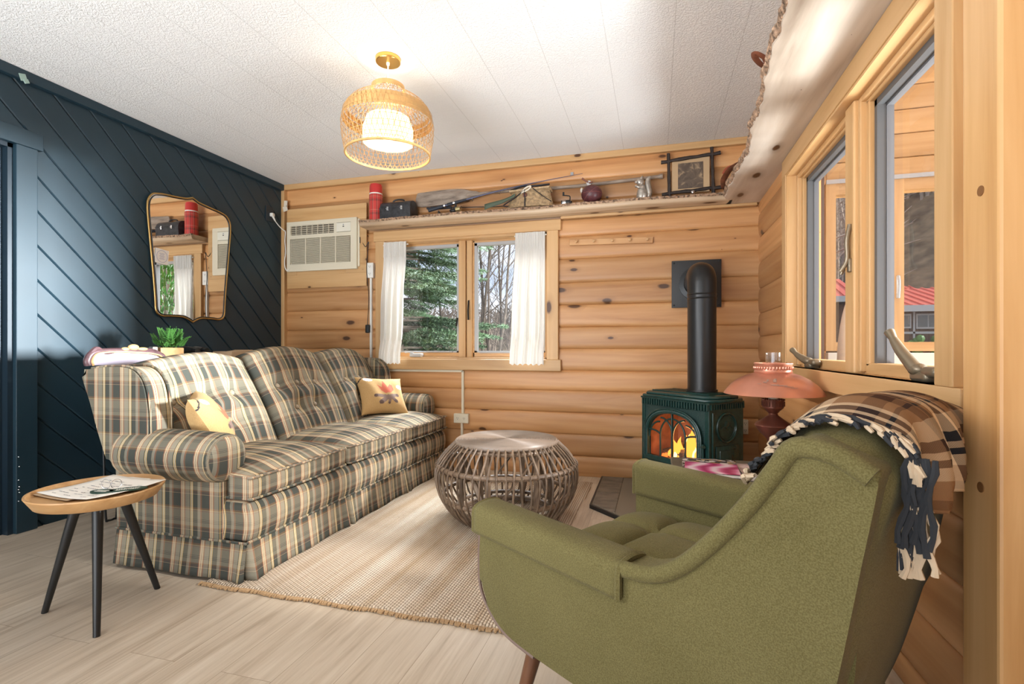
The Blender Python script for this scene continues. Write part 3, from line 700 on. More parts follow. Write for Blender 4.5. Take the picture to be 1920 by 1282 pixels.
for (y0_, y1_, z0_, z1_) in ((1.1, 1.44, 0, 2.9), (2.985, PB, 0, 2.9), (1.44, 2.985, 0, .85), (1.44, 2.985, 1.895, 2.9)): m.bb(.822, .845, y0_, y1_, z0_, z1_)
struct(m.build('bounce_block', M_siding, smooth=0))  # unseen dark sheets, added to soak up bounce outside the right wall
m = MB(); m.bb(.80, 2.3, 0.4, PB+.3, 2.95, 3.0); struct(m.build('porch_sky_block', M_pY, smooth=0))  # unseen sheet, added to cut sky light on the porch wall
m = MB(); m.bb(1.0, 1.08, YN, .6, 0, H); struct(m.build('wall_side', M_pY, smooth=0))
# pale rounded back of a porch chair
t = thing('porch_chair', 'pale cloth chair with a rounded back on the porch, seen through the far pane', 'chair', (1.05, 3.15, 0))
m = MB(); m.sphere((.02, .1, .82), (.085, .09, .46), 24, 20); m.build('backrest', M_cream, t)
m = MB(); m.rbox(-.14, .22, -.32, .1, .34, .46, r=.05); m.build('seat', M_cream, t)
for sx in (-.1, .18):
    for sy in (-.28, .08):
        m = MB(); m.cyl((sx, sy, 0), (sx, sy, .36), .018, n=8); m.build('leg', M_pZ, t)

def hz(x, y):
    h = -.35
    h += sstep(12, 70, y)*1.2
    a = x - (y*.20)
    h += sstep(20, 62, y)*sstep(-3, 13, a)*30 + sstep(24, 70, y)*3.4
    return h + .12*math.sin(x*1.1+y*.7)
m = MB(); NX, NY = 60, 40
m.grid(lambda i, j: (lambda x, y: (x, y, hz(x, y)))(-45+100*i/NX, 4.1+(j/NY)**1.5*86), NX, NY)
struct(m.build('ground', M_soil, smooth=60))
def building(name, label, x0, x1, y, depth, eave, ridge, wins, dark=M_siding, yaw=0.0):
    b = thing(name, label, 'building', ((x0+x1)/2, y, 0), yaw); w = (x1-x0)/2
    q = MB(); q.bb(-w, w, 0, depth, -.5, eave); q.build('wall', dark, b, smooth=0)
    q = MB()
    for k in range(int(2*w/.3)):
        q.bb(-w+.15+k*.3, -w+.19+k*.3, -.02, 0, -.5, eave)
    q.build('batten', dark, b, smooth=0)
    q = MB(); A = .45
    for s_ in (0, 1):
        y0, y1 = (-A, depth/2) if s_ == 0 else (depth+A, depth/2)
        e0 = eave-.12
        q.face([(-w-A, y0, e0), (w+A, y0, e0), (w+A, y1, ridge), (-w-A, y1, ridge)])
        n_ = int((2*w+2*A)/.35)
        for k in range(n_+1):
            X_ = -w-A+k*.35; q.bar((X_, y0, e0+.02), (X_, y1, ridge+.02), .05, .05)
    q.face([(-w-A*.5, 0, eave), (-w-A*.5, depth, eave), (-w-A*.5, depth/2, ridge-.05)]); q.face([(w+A*.5, 0, eave), (w+A*.5, depth, eave), (w+A*.5, depth/2, ridge-.05)])
    q.build('roof', M_roof, b, smooth=0)
    q = MB(); q.bb(-w-A, w+A, -A-.04, -A, eave-.32, eave-.1); q.bb(-w, w, -.05, 0, eave-.3, eave-.1); q.build('fascia', M_vwhite, b, smooth=0)
    for (c, z0, z1, ww) in wins:
        f = MB(); f.bb(c-ww, c+ww, -.06, 0, z0, z1)
        f = f.build('window', M_vwhite, b, smooth=0)
        p = MB(); p.bb(c-ww+.05, c-.02, -.075, -.05, z0+.06, z1-.06); p.bb(c+.02, c+ww-.05, -.075, -.05, z0+.06, z1-.06); p.build('pane', M_bwin, f, smooth=0)
    if wins:
        q = MB(); q.bb(-w, w, -.05, 0, 1.52, 1.60)
        for (c, z0, z1, ww) in wins[:-1]: q.bb(c+ww+.06, c+ww+.12, -.05, 0, -.5, eave-.2)
        q.build('trim_board', M_vwhite, b, smooth=0)
    return b
building('cabin', 'brown cabin with white windows and a red metal roof, seen through the near pane', 7.75, 13.85, 21.5, 6, 2.62, 3.45, [(-2.25, 1.72, 2.24, .29), (-1.45, 1.70, 2.24, .36), (-.2, 1.70, 2.24, .36)])
building('shed', 'dark shed with a steep red roof, seen through the far pane', 4.6, 7.05, 22.5, 4, 3.1, 3.95, [])
building('cabin', 'red-roofed cabin higher up behind the brown cabin, at the foot of the hill', 12.3, 17, 30, 6, 3.5, 4.6, [])

# spruce, bare trees, thicket
def spruce(x, y, h, rad, seed):
    R = random.Random(seed); t = thing('spruce_tree', 'big green spruce close outside the back window', 'tree', (x, y, -.35))
    q = MB(); q.tube([(0, 0, 0), (0, 0, h)], [.13, .015], 10); q.build('trunk', M_trunk, t)
    V, F = [], []
    q = MB()
    def needle(p, d, n, w):
        s = d.cross(n).normalized()*w; k = len(V); V.extend([tuple(p-s), tuple(p+s), tuple(p+d)]); F.append((k, k+1, k+2))
    z = .35
    while z < h*.72:
        L0 = rad*(1-z/h)
        for b in range(10):
            a = R.random()*2*PI; L = L0*(.75+.4*R.random()); zz = z+R.random()*.2
            d = Vector((math.cos(a), math.sin(a), .12-.02*z)); pts = []
            for i in range(9):
                s = i/8; pts.append(Vector((0, 0, zz)) + Vector((d.x, d.y, 0))*L*s + Vector((0, 0, L*(.10*s-.34*s*s+.18*s**3))))
            q.tube(pts, [.016*(1-.8*i/8) for i in range(9)], 5, cap=False)
            side = Vector((-d.y, d.x, 0))
            for i in range(2, 9):
                for sg in (-1, 1):
                    for rep in (0, .33, .66):
                        s = min(1, (i+rep)/8); p = pts[min(8, i)].lerp(pts[min(8, i+1)], rep)
                        tl = L*(.42*(1-s)+.10)*(.7+.5*R.random())
                        td = (side*sg*.8 + Vector((d.x, d.y, 0))*.75 + Vector((0, 0, -.22+.2*R.random()))).normalized()
                        n_ = max(5, int(tl/.022))
                        for j in range(n_):
                            b0 = p + td*tl*j/n_ + Vector((0, 0, -.12*tl*(j/n_)**2))
                            for w in range(4):
                                o = Vector((R.uniform(-1, 1), R.uniform(-1, 1), R.uniform(-.6, 1))); nd_ = (td*.75+o*.75).normalized()*(.045+.014*R.random())
                                needle(b0, nd_, Vector((R.uniform(-1, 1), R.uniform(-1, 1), R.uniform(-1, 1))).normalized(), .005)
        z += .27
    q.build('branch', M_trunk, t, kind='stuff'); f = raw('foliage', V, F, M_needle, t); f['kind'] = 'stuff'
spruce(-3.45, 6.3, 7.5, 1.8, 3)
def bare(x, y, h, r, seed, label, mat=M_trunk):
    R = random.Random(seed); z0 = hz(x, y); t = thing('bare_tree', label, 'tree', (x, y, z0), group=None if label.startswith('slim') else 'bare trees outside the back window')
    q = MB(); p = Vector((0, 0, -.1)); pts = [p.copy()]; lean = Vector((R.uniform(-.07, .07), R.uniform(-.05, .05), 1))
    for i in range(9):
        p = p + lean*(h/9) + Vector((R.uniform(-.06, .06), R.uniform(-.06, .06), 0)); pts.append(p.copy())
    q.tube(cat(pts, 3), [r*(1-.85*i/27) for i in range(28)], 7); q.build('trunk', mat, t)
    def br(q, p, d, L, r_, lv):
        c = [p]; v = d.copy()
        for i in range(5):
            v = (v + Vector((R.uniform(-.25, .25), R.uniform(-.25, .25), R.uniform(-.08, .25)))).normalized(); c.append(c[-1]+v*L/5)
        q.tube(c, [r_*(1-.8*i/5) for i in range(6)], 4, cap=False)
        if lv > 0:
            for k in range(3): br(q, c[1+k], (v+Vector((R.uniform(-1, 1), R.uniform(-1, 1), R.uniform(-.2, .8)))).normalized(), L*.55, r_*.5, lv-1)
    for k in range(9):
        i = 2+R.random()*6.5; a = R.random()*2*PI; b = pts[int(i)].lerp(pts[min(9, int(i)+1)], i % 1)
        q = MB(); br(q, b, Vector((math.cos(a), math.sin(a), .7+.5*R.random())).normalized(), h*.22*(1.1-i/10), r*.34, 2); q.build('branch', mat, t)
_lb = 'bare dark tree in the wood outside the back window'
TR = [(-k*y, y, h, r, l) for y, k, h, r, l in ((8.2, .322, 6, .05, 'slim bare tree nearest the middle of the right-hand pane of the back window'), (9.1, .365, 7, .045, _lb), (9.6, .345, 7, .06, _lb), (10.4, .295, 7.5, .05, _lb), (11, .335, 8, .06, _lb), (11.6, .31, 8, .055, _lb), (12.3, .37, 8.5, .06, _lb), (12.8, .285, 8.5, .06, _lb), (13.4, .325, 9, .06, _lb), (14.2, .35, 9, .065, _lb), (15, .30, 9, .065, _lb), (13.6, .42, 9, .07, _lb), (12.6, .47, 9, .07, _lb), (16, .38, 10, .07, _lb), (16.5, .27, 10, .07, _lb))]
for i, (x, y, h, r, lb) in enumerate(TR): bare(x, y, h, r*.62, 20+i, lb, M_trunk2 if i % 3 == 1 else M_trunk)
R = random.Random(5); q = MB()
for i in range(1300):
    y = 14+R.random()**.8*56; x = y*R.uniform(-.85, .75)+R.uniform(-3, 3)
    if 2.5 < x < 18 and 10 < y < 37: continue
    z = hz(x, y); L = R.uniform(3, 7.5) if y > 22 else R.uniform(2, 5)
    if x < y*.12: L *= .45
    r_ = R.uniform(.02, .07)*(y/22)
    q.tube([(x, y, z-.2), (x+R.uniform(-.3, .3), y, z+L*.5), (x+R.uniform(-.6, .6), y, z+L)], [r_, r_*.7, r_*.15], 4, cap=False)
    for b in range(4):
        a = R.uniform(.35, .9)*L; s = R.choice((-1, 1)); q.tube([(x, y, z+a), (x+s*R.uniform(.4, 1.3), y+R.uniform(-.4, .4), z+a+R.uniform(.3, 1.2))], [r_*.4, r_*.1], 3, cap=False)
for i in range(900):
    y = 23+R.random()*30; x = y*R.uniform(.24, .52)
    if (6.8 < x < 14.8 and 20 < y < 29) or (11.5 < x < 18 and 29 < y < 37.5) or (4 < x < 8 and 20 < y < 28): continue
    z = hz(x, y); L = R.uniform(4, 9); r_ = R.uniform(.05, .15)
    q.tube([(x, y, z-.2), (x+R.uniform(-.3, .3), y, z+L*.5), (x+R.uniform(-.6, .6), y, z+L)], [r_, r_*.7, r_*.15], 4, cap=False)
    for b in range(7):
        a = R.uniform(.2, .95)*L; s = R.choice((-1, 1)); q.tube([(x, y, z+a), (x+s*R.uniform(.4, 1.6), y+R.uniform(-.4, .4), z+a+R.uniform(.2, 1.3))], [r_*.4, r_*.1], 3, cap=False)
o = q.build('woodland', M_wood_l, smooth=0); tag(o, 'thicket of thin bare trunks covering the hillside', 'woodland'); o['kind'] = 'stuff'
for i, (x, y) in enumerate(((8.75, 20.9), (9.45, 20.9), (10.6, 20.9))):
    o = MB(); 
    for k in range(14): o.sphere((x+rnd.uniform(-.2, .2), y+rnd.uniform(-.2, .2), 1.05+rnd.uniform(-.5, .3)), .14, 6, 4)
    tag(o.build('garden_shrub', M_fern), 'small green shrub at the foot of the brown cabin wall', 'shrub', 'shrubs by the brown cabin')

t = thing('cedar_shrub', 'tall narrow green cedar outside the back window, seen only in the mirror', 'shrub', (-.30, 5.1, -.33))
V, F = [], []; R = random.Random(31)
for k in range(5200):
    z = R.random()**.8*2.9; r_ = .42*(1-(z/3.0)**2.2)*R.uniform(.75, 1.05); a = R.uniform(0, 2*PI); p = Vector((r_*math.cos(a), r_*math.sin(a), z+.05)); d = Vector((math.cos(a)*.5, math.sin(a)*.5, 1)).normalized()*R.uniform(.05, .10); w_ = d.cross(Vector((R.uniform(-1, 1), R.uniform(-1, 1), 0))).normalized()*.014
    i = len(V); V += [tuple(p-w_), tuple(p+w_), tuple(p+d)]; F.append((i, i+1, i+2))
f = raw('foliage', V, F, M_fern, t); f['kind'] = 'stuff'
q = MB(); q.cyl((0, 0, 0), (0, 0, 2.6), .05, .01, 8); q.build('trunk', M_trunk, t)
# ------------------------------------------------------------------ rug, hearth
m = MB()
RX0, RX1, RY0, RY1 = -1.79, -.435, 1.645, 3.67
def rugf(i, j):
    x = RX0+(RX1-RX0)*i/70; y = RY0+(RY1-RY0)*j/90
    ed = min(i, 70-i, j, 90-j); w = .006*math.sin(x*23+y*7)+.004*math.sin(y*31)
    return (x + (w if i in (0, 70) else 0), y + (w if j in (0, 90) else 0), .012 if ed > 0 else .001)
m.grid(rugf, 70, 90)
rug = m.build('jute_rug', M_rug); tag(rug, 'woven jute rug in front of the plaid sofa', 'rug')
m = MB(); R = random.Random(2)
for k in range(150):
    x = RX0+(RX1-RX0)*k/149; y = RY0+.004*math.sin(x*23+RY0*7)
    m.tube([(x, y+.006, .008), (x+R.uniform(-.006, .006), y-.006-R.random()*.006, .006)], .0048, 5)
m.build('fringe', plain('jute_yarn', (0.42, 0.27, 0.14), .95), rug, kind='stuff')
hp = thing('hearth_pad', 'slate tiled hearth pad with a black edge under the green stove', 'hearth', (0.15, 3.3, 0))
HPL = [(-.385, 3.80), (-.385, 3.085), (.03, 2.68), (.64, 2.68), (.64, 3.80)]
m = MB(); m.prism(HPL, lambda a, b, d: (a, b, d), 0, .022); m.build('edging', M_black, hp, world=True, smooth=0)
m = MB(); c = (.12, 3.25); m.prism([(c[0]+(a-c[0])*.975, c[1]+(b-c[1])*.975) for a, b in HPL], lambda a, b, d: (a, b, d), .015, .0235); m.build('grout', M_grout, hp, world=True, smooth=0)
def clip(poly, n, d):
    out = []
    for i in range(len(poly)):
        a, b = poly[i], poly[(i+1) % len(poly)]; da = n[0]*a[0]+n[1]*a[1]-d; db = n[0]*b[0]+n[1]*b[1]-d
        if da <= 0: out.append(a)
        if da*db < 0: t_ = da/(da-db); out.append((a[0]+(b[0]-a[0])*t_, a[1]+(b[1]-a[1])*t_))
    return out
m = MB()
inner = [(c[0]+(a-c[0])*.965, c[1]+(b-c[1])*.965) for a, b in HPL]
g = .004
def tiles(u0, u1, v0, v1, ang):
    ca, sa = math.cos(ang), math.sin(ang); p = inner
    for n, d in (((ca, sa), u1-g), ((-ca, -sa), -u0-g), ((-sa, ca), v1-g), ((sa, -ca), -v0-g)):
        p = clip(p, n, d)
        if len(p) < 3: return
    q = MB(); q.prism(p, lambda a, b, d: (a, b, d), .02, .0275, bev=.002, seg=1); q.build('tile', M_slate, hp, world=True, smooth=0)
for (x0, x1, y0, y1) in ((-.4, -.22, 3.36, 3.9), (-.4, -.22, 3.02, 3.36), (-.4, -.22, 2.6, 3.02)): tiles(x0, x1, y0, y1, 0)
save = inner; inner = clip(inner, (-1, 0), .22)
for i in range(-6, 8):
    for j in range(-4, 12): tiles(i*.3, i*.3+.3, j*.3+1.2, j*.3+1.5, -PI/4)


# ------------------------------------------------------------------ sofa
SX, SY0, SY1 = -1.60, 1.70, 3.75
sofa = thing('plaid_sofa', 'brown and grey plaid three-seat sofa with buttoned back and skirt', 'sofa', (-1.95, 2.72, 0))
def S(name, q, parent=sofa, mat=M_plaid, **k): return q.build(name, mat, parent, world=True, **k)
q = MB(); q.rbox(-2.28, SX, SY0+.01, SY1-.01, .148, .335, r=.04, m=5, k=14, fn=lambda p, n: (p.x + (.02*(1-n.z**2) if p.x > -1.75 else 0)-.012, p.y, p.z))
S('seat_rail', q, smooth=60)
q = MB(); q.prism([(-2.30, .165), (-2.05, .165), (-2.03, .40), (-2.30, .88), (-2.46, .865), (-2.40, .66), (-2.32, .46)], lambda a, b, d: (a, d, b), SY0+.05, SY1-.05, bev=.02)
S('back_frame', q)
yd = [SY0, 2.395, 3.06, SY1]
for k in range(3):
    y0, y1 = yd[k]+.004, yd[k+1]-.004; yc_ = (y0+y1)/2
    def f(p, n, k=k):
        z = p.z; e = max(0, 1-n.y**4)*max(0, 1-abs(n.x+.1)**3.5)
        if n.z > 0: z += .048*e*n.z
        x = p.x; y = p.y
        if k == 0: y = max(y, SY0+.012+(.125)*sstep(-1.725, -1.745, x)) if y < SY0+.14 else y
        if k == 2: y = min(y, SY1-.012-(.125)*sstep(-1.725, -1.745, x)) if y > SY1-.14 else y
        x += .012*(1-n.y**2)*(1 if n.x > .5 else 0)
        return (x, y, z)
    q = MB(); q.rbox(-2.14, SX, y0, y1, .335, .438, r=.03, m=4, k=18, fn=f); cu = S('seat_cushion', q, smooth=60)
    for z in (.431, .343):
        q = MB(); pts = []
        if k == 0: pts += [(-1.73, y0+.012, z)]
        pts += [(SX-.012, y0+.012, z)] + [(SX+.004+.010*(1-(2*i/10-1)**2), y0+.02+(y1-y0-.04)*i/10, z) for i in range(11)] + [(SX-.012, y1-.012, z)]
        if k == 2: pts += [(-1.73, y1-.012, z)]
        q.tube(cat(pts, 3), .0055, 6); S('piping', q, cu)
# tufted back cushions
for k in range(3):
    y0, y1 = (SY0+.07, 2.392, 3.064)[k], (2.388, 3.060, SY1-.07)[k]; cy = (y0+y1)/2 if k != 1 else 2.726; hw = (y1-y0)/2
    if k == 0: cy_b = 2.03
    elif k == 1: cy_b = 2.71
    else: cy_b = 3.40
    but = [(-.17, .64), (0, .64), (.17, .64), (-.085, .36), (.085, .36)]
    def topz(y, k=k):
        s = (y-y0)/(y1-y0)
        if k == 1: return .925+.052*math.sin(PI*s)**.9 
        if k == 0: return .885+.062*math.sin(PI*min(1, s*.62+.02))**.8 - .03*sstep(.55, 1, s)+.0
        return .915+.055*math.sin(PI*min(1, (1-s)*.62+.1))**.8-.02*sstep(.5, 1, 1-s) - .045*sstep(.6, 1, s)
    NU, NV = 44, 48
    nrm = Vector((.84, 0, .54))
    def pos(i, j, k=k):
        s = i/NU; y = y0+(y1-y0)*s; tz = topz(y); v = j/NV
        B = Vector((-2.04, y, .415)); T = Vector((-2.285, y, tz-.05))
        if v <= .72:
            u = v/.72; p = B.lerp(T, u)
        else:
            a = (v-.72)/.28*PI*.92; p = T + Vector((-.062*(1-math.cos(a)), 0, .05*math.sin(a)-.01*(1-math.cos(a)))); u = 1
        e = 1-abs(2*s-1)**6
        h = .075*e**.5*(.55+.45*math.sin(PI*min(1, u*.93+.05))) if v <= .72 else .075*e**.5*(.55+.45*math.sin(PI*.98))*(1-(v-.72)/.28)
        dip = 0
        for (dy, vv) in but:
            a = (y-(cy_b+dy))/.060; b = (u-vv)/.115
            if v <= .72: dip = max(dip, .060*math.exp(-(a*a+b*b)**.62))
            if v <= .72 and u < vv + .02: dip = max(dip, .030*math.exp(-abs((y-(cy_b+dy))/.022))*max(0, 1-(vv-u)/.22))
            if vv > .5: 
                w = u if v <= .72 else 1+(v-.72)*1.2
                if w >= vv: dip = max(dip, .032*math.exp(-abs((y-(cy_b+dy))/.024))*max(0, 1-(w-vv)/.34))
        return p + nrm*(h-dip)
    q = MB(); q.grid(pos, NU, NV, uv=lambda i, j: (y0+(y1-y0)*i/NU+.03, .40+.62*j/NV))
    # close the ends
    bc = S('back_cushion', q, smooth=80, out=(1, 0, .6))
    so = bc.modifiers.new('thick', 'SOLIDIFY'); so.thickness = .04; so.offset = -1
    for (dy, vv) in but:
        i = (cy_b+dy-y0)/(y1-y0)*NU; p = pos(i, vv*.72*NV)
        q = MB(); q.sphere(p+nrm*.012, (.009, .0155, .0155), 12, 8, rot=Euler((0, -.57, 0)).to_matrix()); S('button', q, bc, mat=M_buttn)
# arms
for sg, yc_ in ((-1, SY0+.025), (1, SY1-.055)):
    q = MB(); NU, NV = 34, 28; r0 = .105
    def arm(i, j):
        x = -2.24+.485*min(i, 24)/24; a = 2*PI*j/NV
        rr = r0; xx = x
        if i > 24:
            b = (i-24)/10*PI/2; rr = r0*max(0, math.cos(b))**.55; xx = -1.755+.05*math.sin(b)
            rr = max(.0006, rr*(1+.05*math.sin(a*14)*math.sin(b)**2)) if i < 34 else .0006
        bul = 1+.05*math.sin(PI*min(i, 24)/24)
        return (xx, yc_+math.cos(a)*rr*bul*1.02, .505+math.sin(a)*rr*bul*.98)
    q.grid(arm, NU, NV, cv=True, uv=lambda i, j: (-2.24+.485*i/24, r0*2*PI*j/NV) if i < 28 else (arm(i, j)[1], arm(i, j)[2]))
    S('arm', q, smooth=70)
    ys = (SY0-.005, SY0+.10) if sg < 0 else (SY1-.11, SY1-.005)
    q = MB(); q.prism([(-2.31, .165), (-1.735, .165), (-1.735, .46), (-2.26, .46), (-2.32, .44)], lambda a, b, d: (a, d, b), ys[0], ys[1], bev=.008); S('arm_panel', q)
    # wing
    out = cat2([(-2.30, .44), (-2.365, .56), (-2.425, .72), (-2.478, .855), (-2.43, .872), (-2.30, .884), (-2.19, .875), (-2.125, .82), (-2.097, .72), (-2.088, .60), (-2.11, .49), (-2.20, .44)], 5, True)
    ww = (SY0-.035, SY0+.085) if sg < 0 else (SY1-.105, SY1-.01)
    q = MB(); q.prism(out, lambda a, b, d: (a, d, b), ww[0], ww[1], bev=.028, seg=4); wg = S('wing', q, smooth=60)
    q = MB(); yy = ww[0]+.012 if sg < 0 else ww[0]+.012
    q.tube([(a, yy, b) for a, b in cat2([(-2.43, .876), (-2.30, .888), (-2.185, .879), (-2.119, .822), (-2.090, .72), (-2.082, .60)], 5)], .006, 6); S('piping', q, wg)
    q = MB(); yy = ww[1]-.012; q.tube([(a, yy, b) for a, b in cat2([(-2.43, .876), (-2.30, .888), (-2.185, .879), (-2.119, .822), (-2.090, .72), (-2.082, .60)], 5)], .006, 6); S('piping', q, wg)
# skirt with inverted pleats
def skirt(path, pleats, name='skirt'):
    q = MB(); P = []; L = 0
    for (a, b) in zip(path, path[1:]):
        A = Vector(a); B = Vector(b); n = max(30, int((B-A).length/.006))
        for i in range(n): P.append((A.lerp(B, i/n), L+(B-A).length*i/n, (B-A).normalized()))
        L += (B-A).length
    P.append((Vector(path[-1]), L, P[-1][2]))
    def f(i, j):
        p, l, d = P[i]; nrm_ = Vector((d.y, -d.x, 0)); z = .170-.155*j/8
        fl = .018*j/8 + .004*math.sin(l*19)*j/8
        for pl in pleats:
            fl -= .06*math.exp(-((l-pl)/.010)**2)*(j/8)**.6
            fl += .016*math.exp(-((l-pl)/.04)**2)*(j/8)
        return p + nrm_*fl + Vector((0, 0, z))
    q.grid(f, len(P)-1, 8, uv=lambda i, j: (P[i][1]+1.7-.62, .168-.157*j/8))
    o = S(name, q, smooth=60); so = o.modifiers.new('thick', 'SOLIDIFY'); so.thickness = .008; so.offset = -1
    return o
skirt([(-2.31, SY0-.002, 0), (SX-.004, SY0-.002, 0), (SX-.004, SY1, 0), (-2.31, SY1, 0)], [.71, .71+.70, .71+1.365, .71+2.05])
q = MB(); q.tube([(-2.31, SY0-.006, .168), (SX-.004, SY0-.006, .168), (SX-.001, SY1, .168)], .006, 6); S('piping', q)
for x in (-2.24, -1.68):
    for y in (SY0+.06, SY1-.06):
        q = MB(); q.bb(x-.025, x+.025, y-.025, y+.025, .0 if x < -2 else .014, .17, bev=.004); S('leg', q, mat=M_table)

# throw pillows with a camp-fire print
def inpoly(x, y, poly):
    r = False
    for i in range(len(poly)):
        (x0, y0), (x1, y1) = poly[i-1], poly[i]
        if (y0 > y) != (y1 > y) and x < (x1-x0)*(y-y0)/(y1-y0)+x0: r = not r
    return r
def seg(x, y, a, b, w):
    dx, dy = b[0]-a[0], b[1]-a[1]; t_ = max(0, min(1, ((x-a[0])*dx+(y-a[1])*dy)/(dx*dx+dy*dy)))
    return math.hypot(x-a[0]-t_*dx, y-a[1]-t_*dy) < w
FL = [(-.16, .28), (-.25, .52), (-.13, .40), (-.06, .68), (.03, .38), (.13, .53), (.2, .48), (.22, .3), (.1, .19), (-.06, .18)]
M_pf = plain('print_flame', (0.55, 0.13, 0.07), .9); M_pl = plain('print_log', (0.24, 0.16, 0.13), .9); M_pe = plain('print_log_end', (0.13, 0.08, 0.065), .9)
M_ps = plain('print_stick', (0.03, 0.025, 0.03), .9); M_pw = plain('print_marshmallow', (0.86, 0.83, 0.78), .9)
M_pg = plain('print_glow', (0.76, 0.55, 0.24), .9)
def art(x, y):
    x = (x-.08)*.62; y = y*.62+.25
    """camp-fire picture, x and y in -1..1"""
    if inpoly(x, y, FL): return 1
    for a, b, w in (((-.34, .10), (-.08, .08), .055), ((.3, .13), (.05, .06), .055), ((-.2, -.12), (.02, .06), .065), ((.22, -.08), (.08, .06), .06), ((.02, -.14), (.06, 0), .035)):
        if seg(x, y, a, b, w): return 3 if math.hypot(x-a[0], y-a[1]) < w*.95 else 2
    if math.hypot((x+.42)*1.0, (y-.72)*1.5) < .12 or math.hypot((x-.42), (y-.44)*1.3) < .10: return 5
    dd = math.hypot(x+.02, y-.1)
    c1 = math.hypot(x+.05, y-.05)
    if abs(math.hypot(x-.0, y-.2)-.80) < .012 and x < -.42 and y > -.1: return 4
    return 0
def pillow(name, label, loc, X, Z, w, h, art_on=True, rot=0.0):
    X = Vector(X).normalized(); Z = (Vector(Z)-X*Vector(Z).dot(X)).normalized(); N = X.cross(Z)*-1
    t = thing(name, label, 'pillow', loc)
    NN = 84
    def surf(sg):
        def f(i, j):
            a, b = 2*i/NN-1, 2*j/NN-1
            e = max(0, (1-abs(a)**2.6))*max(0, (1-abs(b)**2.6)); th = .085*e**.55
            pin = 1-.12*(1-a*a) ; pin2 = 1-.12*(1-b*b)
            wr = .004*math.sin(9*a+3*b)*e
            return X*(a*w/2*pin2) + Z*(b*h/2*pin) + N*(sg*(th*.85+wr)+.0)
        return f
    # N = X x Z * -1 points away; the print sits on the outward face
    q = MB(); q.grid(surf(-1), NN, NN, mi=(lambda i, j: art(2*(i+.5)/NN-1, 2*(j+.5)/NN-1)) if art_on else None)
    q.build('printed_front', [M_tan, M_pf, M_pl, M_pe, M_ps, M_pw], t, smooth=80)
    q = MB(); q.grid(lambda i, j: surf(1)(i*3, j*3), NN//3, NN//3); q.build('back', M_tan, t, smooth=80)
    return t
pillow('throw_pillow', 'tan pillow showing its campfire print, against the far arm of the plaid sofa', (-1.965, 3.38, .612), (.60, .80, -.07), (-.62, .12, .78), .37, .33)
pillow('throw_pillow', 'tan pillow with a thin dark line, behind the near arm of the plaid sofa', (-2.025, 1.925, .606), (-.70, .71, .06), (-.36, -.32, .86), .36, .34)

# ------------------------------------------------------------------ round side table with papers
st = thing('side_table', 'round wooden tray-top side table on three black legs', 'table', (-1.942, 1.362, 0))
q = MB(); q.lathe([(0, .416), (.165, .416), (.178, .42), (.201, .457), (.2, .461), (.194, .461), (.186, .449), (.178, .4465), (0, .446)], 56); q.build('tabletop', M_table, st, smooth=45)
q = MB(); q.cyl((0, 0, .404), (0, 0, .417), .10, n=24); q.build('leg_plate', M_black, st)
for (x, y) in ((-2.145, 1.318), (-1.798, 1.255), (-1.926, 1.575)):
    dx, dy = x+1.942, y-1.362; q = MB(); q.cyl((dx*.38, dy*.38, .412), (dx, dy, 0), .0175, .0105, 14); q.build('leg', M_black, st)
def sheet(name, label, pts, z, mat, curl=0.0, lines=0):
    q = MB(); n = 12
    A, B, C, D_ = [Vector((a, b, 0)) for a, b in pts]
    def f(i, j):
        p = A.lerp(B, i/n).lerp(D_.lerp(C, i/n), j/n); return (p.x, p.y, z+curl*((i/n-.5)**2+(j/n-.5)**2)*2)
    q.grid(f, n, n); o = q.build(name, mat); so = o.modifiers.new('t', 'SOLIDIFY'); so.thickness = .0006; tag(o, label, 'paper')
    if lines:
        q = MB(); R = random.Random(lines)
        for k in range(9):
            j = 1.2+k*1.05; u = .12+R.random()*.08
            while u < .85:
                l = R.uniform(.02, .09)
                if R.random() < .75 and (k % 3 != 2 or u < .5):
                    p = [f((u+l*e)*n, j+d) for e, d in ((0, 0), (1, 0), (1, .13), (0, .13))]; q.face([(a, b, c+.0012) for a, b, c in p])
                u += l+.012
        q.build('handwriting', M_ink, o, smooth=0)
    return o
sheet('kraft_sheet', 'brown kraft sheet with a torn edge under the white note', [(-2.10, 1.252), (-1.90, 1.232), (-1.87, 1.46), (-2.08, 1.50)], .4490, M_kraft, .004)
sheet('note_sheet', 'white handwritten note sheet on the round side table', [(-2.075, 1.250), (-1.815, 1.236), (-1.800, 1.508), (-2.075, 1.512)], .4510, M_paper, .0125, lines=4)
sheet('note_card', 'smaller white card under the far corner of the handwritten note', [(-2.06, 1.40), (-1.90, 1.39), (-1.91, 1.535), (-2.05, 1.54)], .4500, M_paper, .003)
kr = thing('key_ring', 'two dark green oval key fobs on a wire ring, lying on the note', 'keys', (-1.885, 1.372, .4545))
for (dx, dy, a, l, w) in ((.055, .012, .75, .058, .026), (-.005, -.035, .15, .04, .026)):
    q = MB(); M_ = Matrix.Rotation(a, 3, 'Z'); q.prism([tuple((M_ @ Vector((l*math.cos(t_), w*math.sin(t_), 0))).xy + Vector((dx, dy))) for t_ in [2*PI*i/28 for i in range(28)]], lambda x, y, d: (x, y, d), 0, .004); fb = q.build('key_fob', M_fob, kr, smooth=30)
    q = MB(); R = random.Random(int(l*1000))
    for row in (.006, -.006):
        u = -.03*l/.05
        while u < .028*l/.05:
            e = R.uniform(.003, .007); c_ = M_ @ Vector((u+e/2, row, 0)); q.box((c_.x+dx, c_.y+dy, .0042), (e, .005, .0006), rot=M_); u += e+.002
    q.build('lettering', M_paper, fb, smooth=0)
q = MB()
